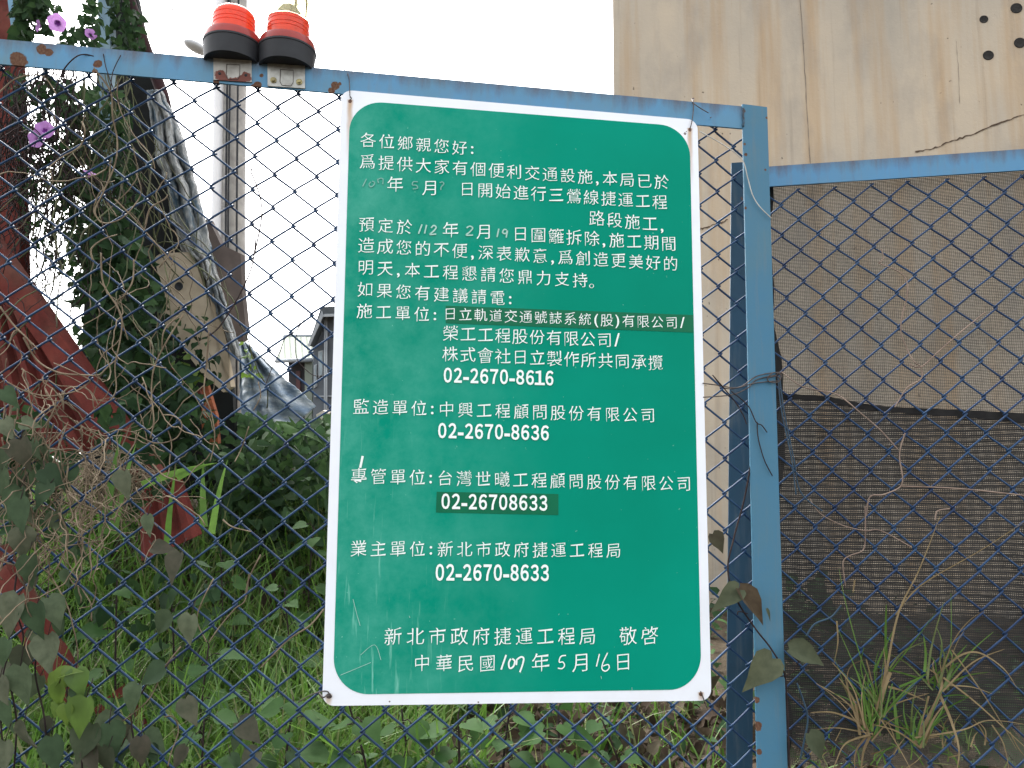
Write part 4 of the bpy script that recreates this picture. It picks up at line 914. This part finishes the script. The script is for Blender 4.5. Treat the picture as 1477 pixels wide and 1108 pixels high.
wire('dead_twig', 'long thin dead twig slanting across the mesh beside the dark board', [[P(x / 2.954, 375 + y / 2.954, .012) for x, y in ((1090, -90), (1075, 20), (1040, 110), (985, 210), (930, 290), (880, 330))]], .0014, M_twig, 'twig')
wire('dead_twig', 'fine forked dead twig in front of the pavilion roof', [[P(370 + x / 4.6, 410 + y / 4.6, .012) for x, y in ((60, 670), (110, 540), (160, 440), (190, 360), (280, 290), (340, 180), (395, 60))], [P(370 + x / 4.6, 410 + y / 4.6, .012) for x, y in ((290, 240), (270, 320), (255, 400), (270, 500), (320, 560), (380, 605), (450, 610))]], .0008, M_twig, 'twig')
# dusty heart leaved vine, bottom left
v3 = thing('heart_leaf_vine', 'dusty grey green heart leaved vine covering the lower left mesh', 'climbing vine', tuple(P(40, 1200, -.01)))
lb = MB(); sb = MB()
def hl(b, x, y, size, tipd, oy=733, Y=-.012, sc=2.954, nr=None, wide=1.0):
    c = P(x / sc, oy + y / sc, Y + R_.uniform(-.02, .006)); L_ = size / sc * 1.47 / F; tip = (rc * tipd[0] - UP * tipd[1] + fc * R_.uniform(-.25, .1)).normalized()
    b.leaf(c - tip * L_ * .45, tip, (nr or (-fc + UP * .5 + rv(.22))), L_, R_.uniform(.15, .55), R_.uniform(.05, .45), wide * R_.uniform(.66, .92)); sb.tube([c - tip * L_ * .45, c - tip * L_ * .75 + UP * .008 + fc * .012], .0008, 4)
for x, y, s, tx, ty in ((95, 150, 125, .1, 1), (125, 270, 130, .1, 1), (45, 460, 170, -.25, 1), (160, 480, 140, .15, 1), (235, 440, 130, .5, .8), (10, 620, 110, -.3, 1), (95, 650, 120, -.1, 1), (205, 620, 150, .15, 1), (100, 755, 160, .2, 1), (45, 890, 130, .1, 1), (115, 990, 150, .15, 1), (230, 1050, 140, .2, 1), (360, 1000, 150, -.3, 1), (480, 990, 140, .2, .9), (10, 780, 110, .3, 1), (15, 1060, 120, 0, 1), (745, 255, 130, -.25, 1), (690, 495, 120, -.7, .8), (800, 520, 125, -.15, 1), (700, 172, 100, .95, .1), (650, 715, 120, -.8, .5), (565, 820, 130, -.3, 1), (810, 870, 120, .4, .9), (340, 800, 90, .4, .6), (600, 1040, 120, .1, 1), (450, 1080, 120, -.2, 1), (630, 75, 90, .1, 1), (400, 1075, 120, .3, 1)): hl(lb, x, y, s, (tx, ty))
for x, y, s, tx, ty in ((40, 585, 90, .6, .7), (100, 830, 130, .2, 1), (130, 700, 90, .9, .2), (220, 925, 110, .6, .5), (60, 1040, 140, -.2, 1), (20, 850, 110, -.5, .8), (535, 960, 120, .1, 1), (150, 810, 90, .5, .8), (30, 720, 90, .4, .8), (90, 1090, 140, .2, 1), (180, 1000, 110, -.4, .8), (15, 960, 130, .2, 1)): hl(lb, x, y, s, (tx, ty), 375)
for _ in range(20):
    px, py = inpoly([(-20, 620), (90, 640), (120, 800), (90, 1000), (140, 1108), (-20, 1108)]); hl(lb, px * 2.954, (py - 733) * 2.954, R_.uniform(70, 130), (R_.gauss(0, .4), 1), 733, .03)
for _ in range(16):
    px, py = inpoly([(90, 1020), (300, 1060), (480, 1030), (480, 1108), (90, 1108)]); hl(lb, px * 2.954, (py - 733) * 2.954, R_.uniform(80, 140), (R_.gauss(0, .6), .8), 733, .06, 2.954, UP - fc * .6 + rv(.3))
lb.build('foliage', M_dust, v3)
yb = MB()
for x, y, s, tx, ty in ((270, 735, 100, -.3, .9), (335, 745, 110, .3, .8), (215, 750, 85, -.5, .6), (250, 800, 100, 0, 1), (300, 700, 80, .5, -.2), (240, 860, 70, -.3, .8), (330, 830, 80, .4, .8), (350, 890, 150, -.1, 1), (280, 880, 80, .1, 1)): hl(yb, x, y, s, (tx, ty), 733, -.024)
yb.build('young_foliage', M_young, v3)
for pts in ([(60, 1110), (70, 900), (40, 700), (100, 560), (60, 400), (80, 200), (70, -20)], [(200, 1108), (190, 900), (150, 700), (170, 560), (200, 420)], [(350, 1110), (340, 950), (290, 830), (290, 700)], [(600, 1108), (560, 900), (620, 760), (660, 700)], [(20, 1108), (0, 800), (40, 600)]): sb.tube(z3(pts), .0016, 5)
sb.build('stem', M_twig, v3)

# ------------------------------------------------------------------ plants and bits on the right
zr = lambda oy, h: (lambda pts: smoothline([fl(977 + x / 2.954, oy + y / 2.954, h + R_.uniform(-.003, .004)) for x, y in pts], 6))
wire('dry_tendril', 'pinkish dry tendril wandering down the upper right netting', [zr(375, .012)([(850, 20), (870, 0), (860, -40)]), zr(375, .012)([(850, 20), (940, 60), (970, 110), (965, 180), (950, 240), (945, 310), (970, 380), (1000, 440), (1030, 460), (1030, 510), (970, 550), (920, 630)]), zr(375, .012)([(1300, 230), (1200, 310), (1100, 400), (1030, 460), (980, 450)])], .0014, M_dry2, 'tendril')
wire('dry_tendril', 'forked pale tendril on the lower netting beside the hem', [zr(375, .012)([(440, 480), (520, 540), (600, 560), (680, 580), (780, 660), (860, 730), (930, 810)]), zr(375, .012)([(960, 740), (940, 830), (950, 930), (940, 970), (870, 1000), (815, 1010), (800, 1090)]), zr(375, .012)([(950, 965), (1100, 970), (1250, 980), (1477, 1005)]), zr(375, .012)([(1090, 1108), (1100, 1070), (1150, 1060)])], .0015, M_dry2, 'tendril')
wire('dry_tendril', 'thin pale tendril crossing the wires above the dry grass', [zr(733, .012)([(560, -40), (600, 20), (690, 70), (790, 95), (860, 95), (990, 165)]), zr(733, .012)([(795, -10), (795, 130), (780, 180), (730, 200), (700, 230), (710, 330)])], .0013, M_dry2, 'tendril')
M_bluecord = plain('blue_cord', rgb(56, 80, 96), rgb(42, 60, 76), .7, 30)
wire('cord', 'blue grey cord hanging from the post knot over the netting', [zr(375, .014)([(430, 490), (450, 650), (490, 850), (520, 990), (610, 1070)]), zr(375, .016)([(425, 500), (440, 650), (480, 850), (500, 1000)])], .0016, M_bluecord, 'cord')
wire('cord', 'blue grey cord end draped lower over the right netting', [zr(733, .014)([(690, 410), (650, 460), (580, 490), (545, 540)]), zr(733, .014)([(505, 740), (540, 840), (548, 900), (530, 1000), (520, 1060)])], .0020, M_bluecord, 'cord')
g4 = lambda oy, Y: (lambda pts: smoothline([P(977 + x / 2.954, oy + y / 2.954, Y) for x, y in pts], 6))
wire('cord', 'white string crossing the mesh and hooked behind the gate post', [g4(0, -.010)([(95, 560), (200, 620), (275, 680), (300, 760), (320, 830), (350, 880), (400, 930)])], .0012, plain('string', rgb(190, 190, 184), rgb(160, 156, 148), .8, 30), 'string')
wire('tie_wire', 'bundle of grey wires binding the gate post to the mesh', [g4(375, -.008)([(110, 585), (230, 575), (300, 545), (340, 510), (420, 490), (440, 480)]), g4(375, -.010)([(108, 525), (180, 535), (250, 545), (330, 525), (430, 515)]), g4(375, -.009)([(150, 490), (200, 545), (270, 540), (340, 495), (430, 480), (445, 500)]), g4(375, -.012)([(385, 500), (410, 480), (440, 492), (430, 520), (395, 520), (385, 505), (420, 495), (440, 510)])], .0012, M_wire)
wire('dead_twig', 'dead twig with a curled tip hanging across the gate post', [g4(375, -.012)([(150, 490), (210, 560), (250, 610), (280, 660), (295, 700)]), g4(375, -.012)([(230, 560), (300, 620), (335, 690), (360, 705), (382, 735)]), g4(375, -.010)([(340, 690), (345, 760), (370, 850), (405, 920)])], .0012, M_twig, 'twig')
# climbing stem with big leaves over the post
v4 = thing('leafy_stem', 'dark vine stem with four drooping withered leaves crossing the gate post', 'plant', tuple(P(1135, 1200, -.02)))
gp = lambda x, y, Y=-.015: P(977 + x / 2.954, 733 + y / 2.954, Y)
b = MB(); b.tube(smoothline([gp(330, -300, .0), gp(290, -60, .002), (gp(240, 130, .0)), gp(215, 260, -.01), gp(250, 385), gp(330, 510, -.02), gp(400, 600, -.022), gp(455, 700, -.022), gp(466, 800), gp(472, 930), gp(480, 1150)], 6), .0017, 6)
for pts in ([(250, 385), (280, 370), (310, 372)], [(455, 715), (430, 715), (398, 690)], [(455, 720), (500, 690), (520, 640)], [(300, 450), (262, 440), (256, 455)]): b.tube(smoothline([gp(x, y, -.02) for x, y in pts], 4), .0011, 5)
b.build('stem', M_twig, v4)
def big(b, base, tip, wide, Y=-.024, curl=.3, fold=.35, nr=None):
    a_, z_ = gp(*base, Y), gp(*tip, Y - .012); b.leaf(a_, z_ - a_, nr or (-fc + UP * .6), (z_ - a_).length, fold, curl, wide)
lb = MB(); big(lb, (262, 345), (158, 425), .7, -.024, .55, .5); big(lb, (405, 640), (292, 775), .8, -.024, .45, .5); big(lb, (478, 600), (662, 660), .58, -.024, .4, .5); big(lb, (560, 960), (640, 1085), .75, -.02, .4, .5); big(lb, (380, 30 + 400), (400, 480), .3); lb.build('foliage', leafmat('olive_leaf', [rgb(70, 78, 60), rgb(86, 90, 70)], .12, .75, 60, .12), v4)
lb = MB(); big(lb, (262, 345), (390, 500), .5, -.026, .25, .6); big(lb, (150, 110), (205, 190), .9, .01); lb.build('withered_leaf', M_brownleaf, v4)
# dry grass clump
dg = thing('dry_grass_clump', 'half dry grass clump growing through the chain link at the lower right', 'grass clump', tuple(fl(1260, 1130, .02)))
gg = lambda x, y, h=.02: fl(1200 + x / 3.848, 820 + y / 3.848, h)
tn, gr = MB(), MB()
def strand(b, pts, wd, h=.02):
    q = smoothline([gg(x, y, h + R_.uniform(-.006, .012)) for x, y in pts], 6); n = len(q); b.ribbon(q, [wd * (1 - .85 * (i / n) ** 1.5) for i in range(n)], (fnn + rv(.2)).normalized())
for pts, wd in (([(245, 850), (290, 520), (350, 230), (460, 0), (575, -290)], .0030), ([(130, 890), (75, 640), (90, 540), (155, 490)], .0013), ([(250, 820), (340, 950), (430, 1115)], .0014), ([(190, 900), (60, 950), (0, 1050), (-20, 1120)], .0022), ([(190, 900), (120, 1000), (105, 1115)], .0022), ([(195, 910), (160, 1000), (140, 1115)], .003), ([(445, 960), (560, 690), (590, 600), (570, 500)], .0035), ([(570, 680), (640, 830), (675, 980), (665, 1115)], .0030), ([(590, 590), (750, 710), (950, 890), (1070, 1000)], .0020), ([(640, 440), (780, 640), (900, 820), (1000, 990)], .0013), ([(600, 550), (700, 470), (800, 460), (920, 540), (1000, 650)], .0022), ([(430, 920), (700, 880), (850, 830), (1090, 860)], .0016), ([(290, 640), (380, 670), (500, 720)], .0024), ([(260, 800), (330, 740), (520, 680)], .002), ([(340, 250), (480, 90), (800, -110), (1090, -290)], .0014), ([(170, 490), (215, 640), (250, 830)], .0014), ([(8, 280), (14, 400), (0, 520)], .0018), ([(110, 60), (105, 130)], .0018), ([(250, 820), (320, 850), (400, 870)], .002), ([(580, 560), (640, 400), (740, 290), (830, 220)], .0012), ([(510, 690), (480, 800), (450, 900)], .0018), ([(300, 560), (260, 700), (245, 860)], .0035), ([(600, 640), (740, 640), (860, 680)], .0012), ([(860, 850), (930, 960), (960, 1110)], .0014), ([(960, 890), (1010, 980), (1060, 1040)], .0014)): strand(tn, pts, wd)
for pts, wd in (([(245, 740), (140, 480), (60, 180), (30, 0)], .0014), ([(300, 560), (420, 400), (540, 240)], .0020), ([(210, 560), (270, 430), (340, 300)], .0022), ([(350, 930), (330, 750), (330, 650)], .0042), ([(500, 600), (530, 420), (590, 180)], .0024), ([(290, 500), (285, 330), (280, 190)], .0030), ([(570, 520), (580, 400), (560, 310)], .0018), ([(600, 540), (630, 400), (640, 130)], .0014), ([(170, 850), (130, 600), (20, 320)], .0016), ([(180, 880), (80, 700), (0, 480)], .0018), ([(200, 880), (150, 640), (100, 500)], .0026), ([(350, 640), (450, 600), (500, 570)], .0022), ([(520, 870), (620, 770), (730, 690)], .0024), ([(160, 840), (90, 720), (-10, 680)], .0018), ([(300, 540), (380, 450), (500, 390)], .0018), ([(490, 560), (500, 460), (480, 360)], .003)): strand(gr, pts, wd)
for _ in range(84):
    bx, by = R_.choice(((200, 900), (460, 950), (580, 640), (250, 800), (150, 860))); an = R_.gauss(-1.57, .6); l_ = R_.uniform(120, 420); bx += R_.gauss(0, 25); by += R_.gauss(0, 25)
    mx, my = bx + math.cos(an) * l_ * .55, by + math.sin(an) * l_ * .55; ex_, ey_ = mx + math.cos(an + R_.gauss(0, .35)) * l_ * .45, my + math.sin(an) * l_ * .4 + R_.uniform(0, 40); strand(R_.choice((tn, gr, gr)), [(bx, by), (mx, my), (ex_, ey_)], R_.uniform(.0010, .0028), R_.uniform(.0, .03))
for _ in range(60):
    bx, by = R_.uniform(-150, 1000), R_.uniform(930, 1150); an = R_.gauss(-1.57, .8); l_ = R_.uniform(60, 200); strand(R_.choice((tn, gr)), [(bx, by), (bx + math.cos(an) * l_ * .5, by + math.sin(an) * l_ * .5), (bx + math.cos(an) * l_ + R_.gauss(0, 30), by + math.sin(an) * l_ * .8)], .0014, .0)
tn.build('dry_blades', M_drygrass, dg); gr.build('green_blades', M_grass, dg)

bpy.data.objects.remove(co_)
for o in list(scn.objects):
    if o.type == 'MESH' and o.name.split('.')[0] in ('crack',): o.visible_shadow = True
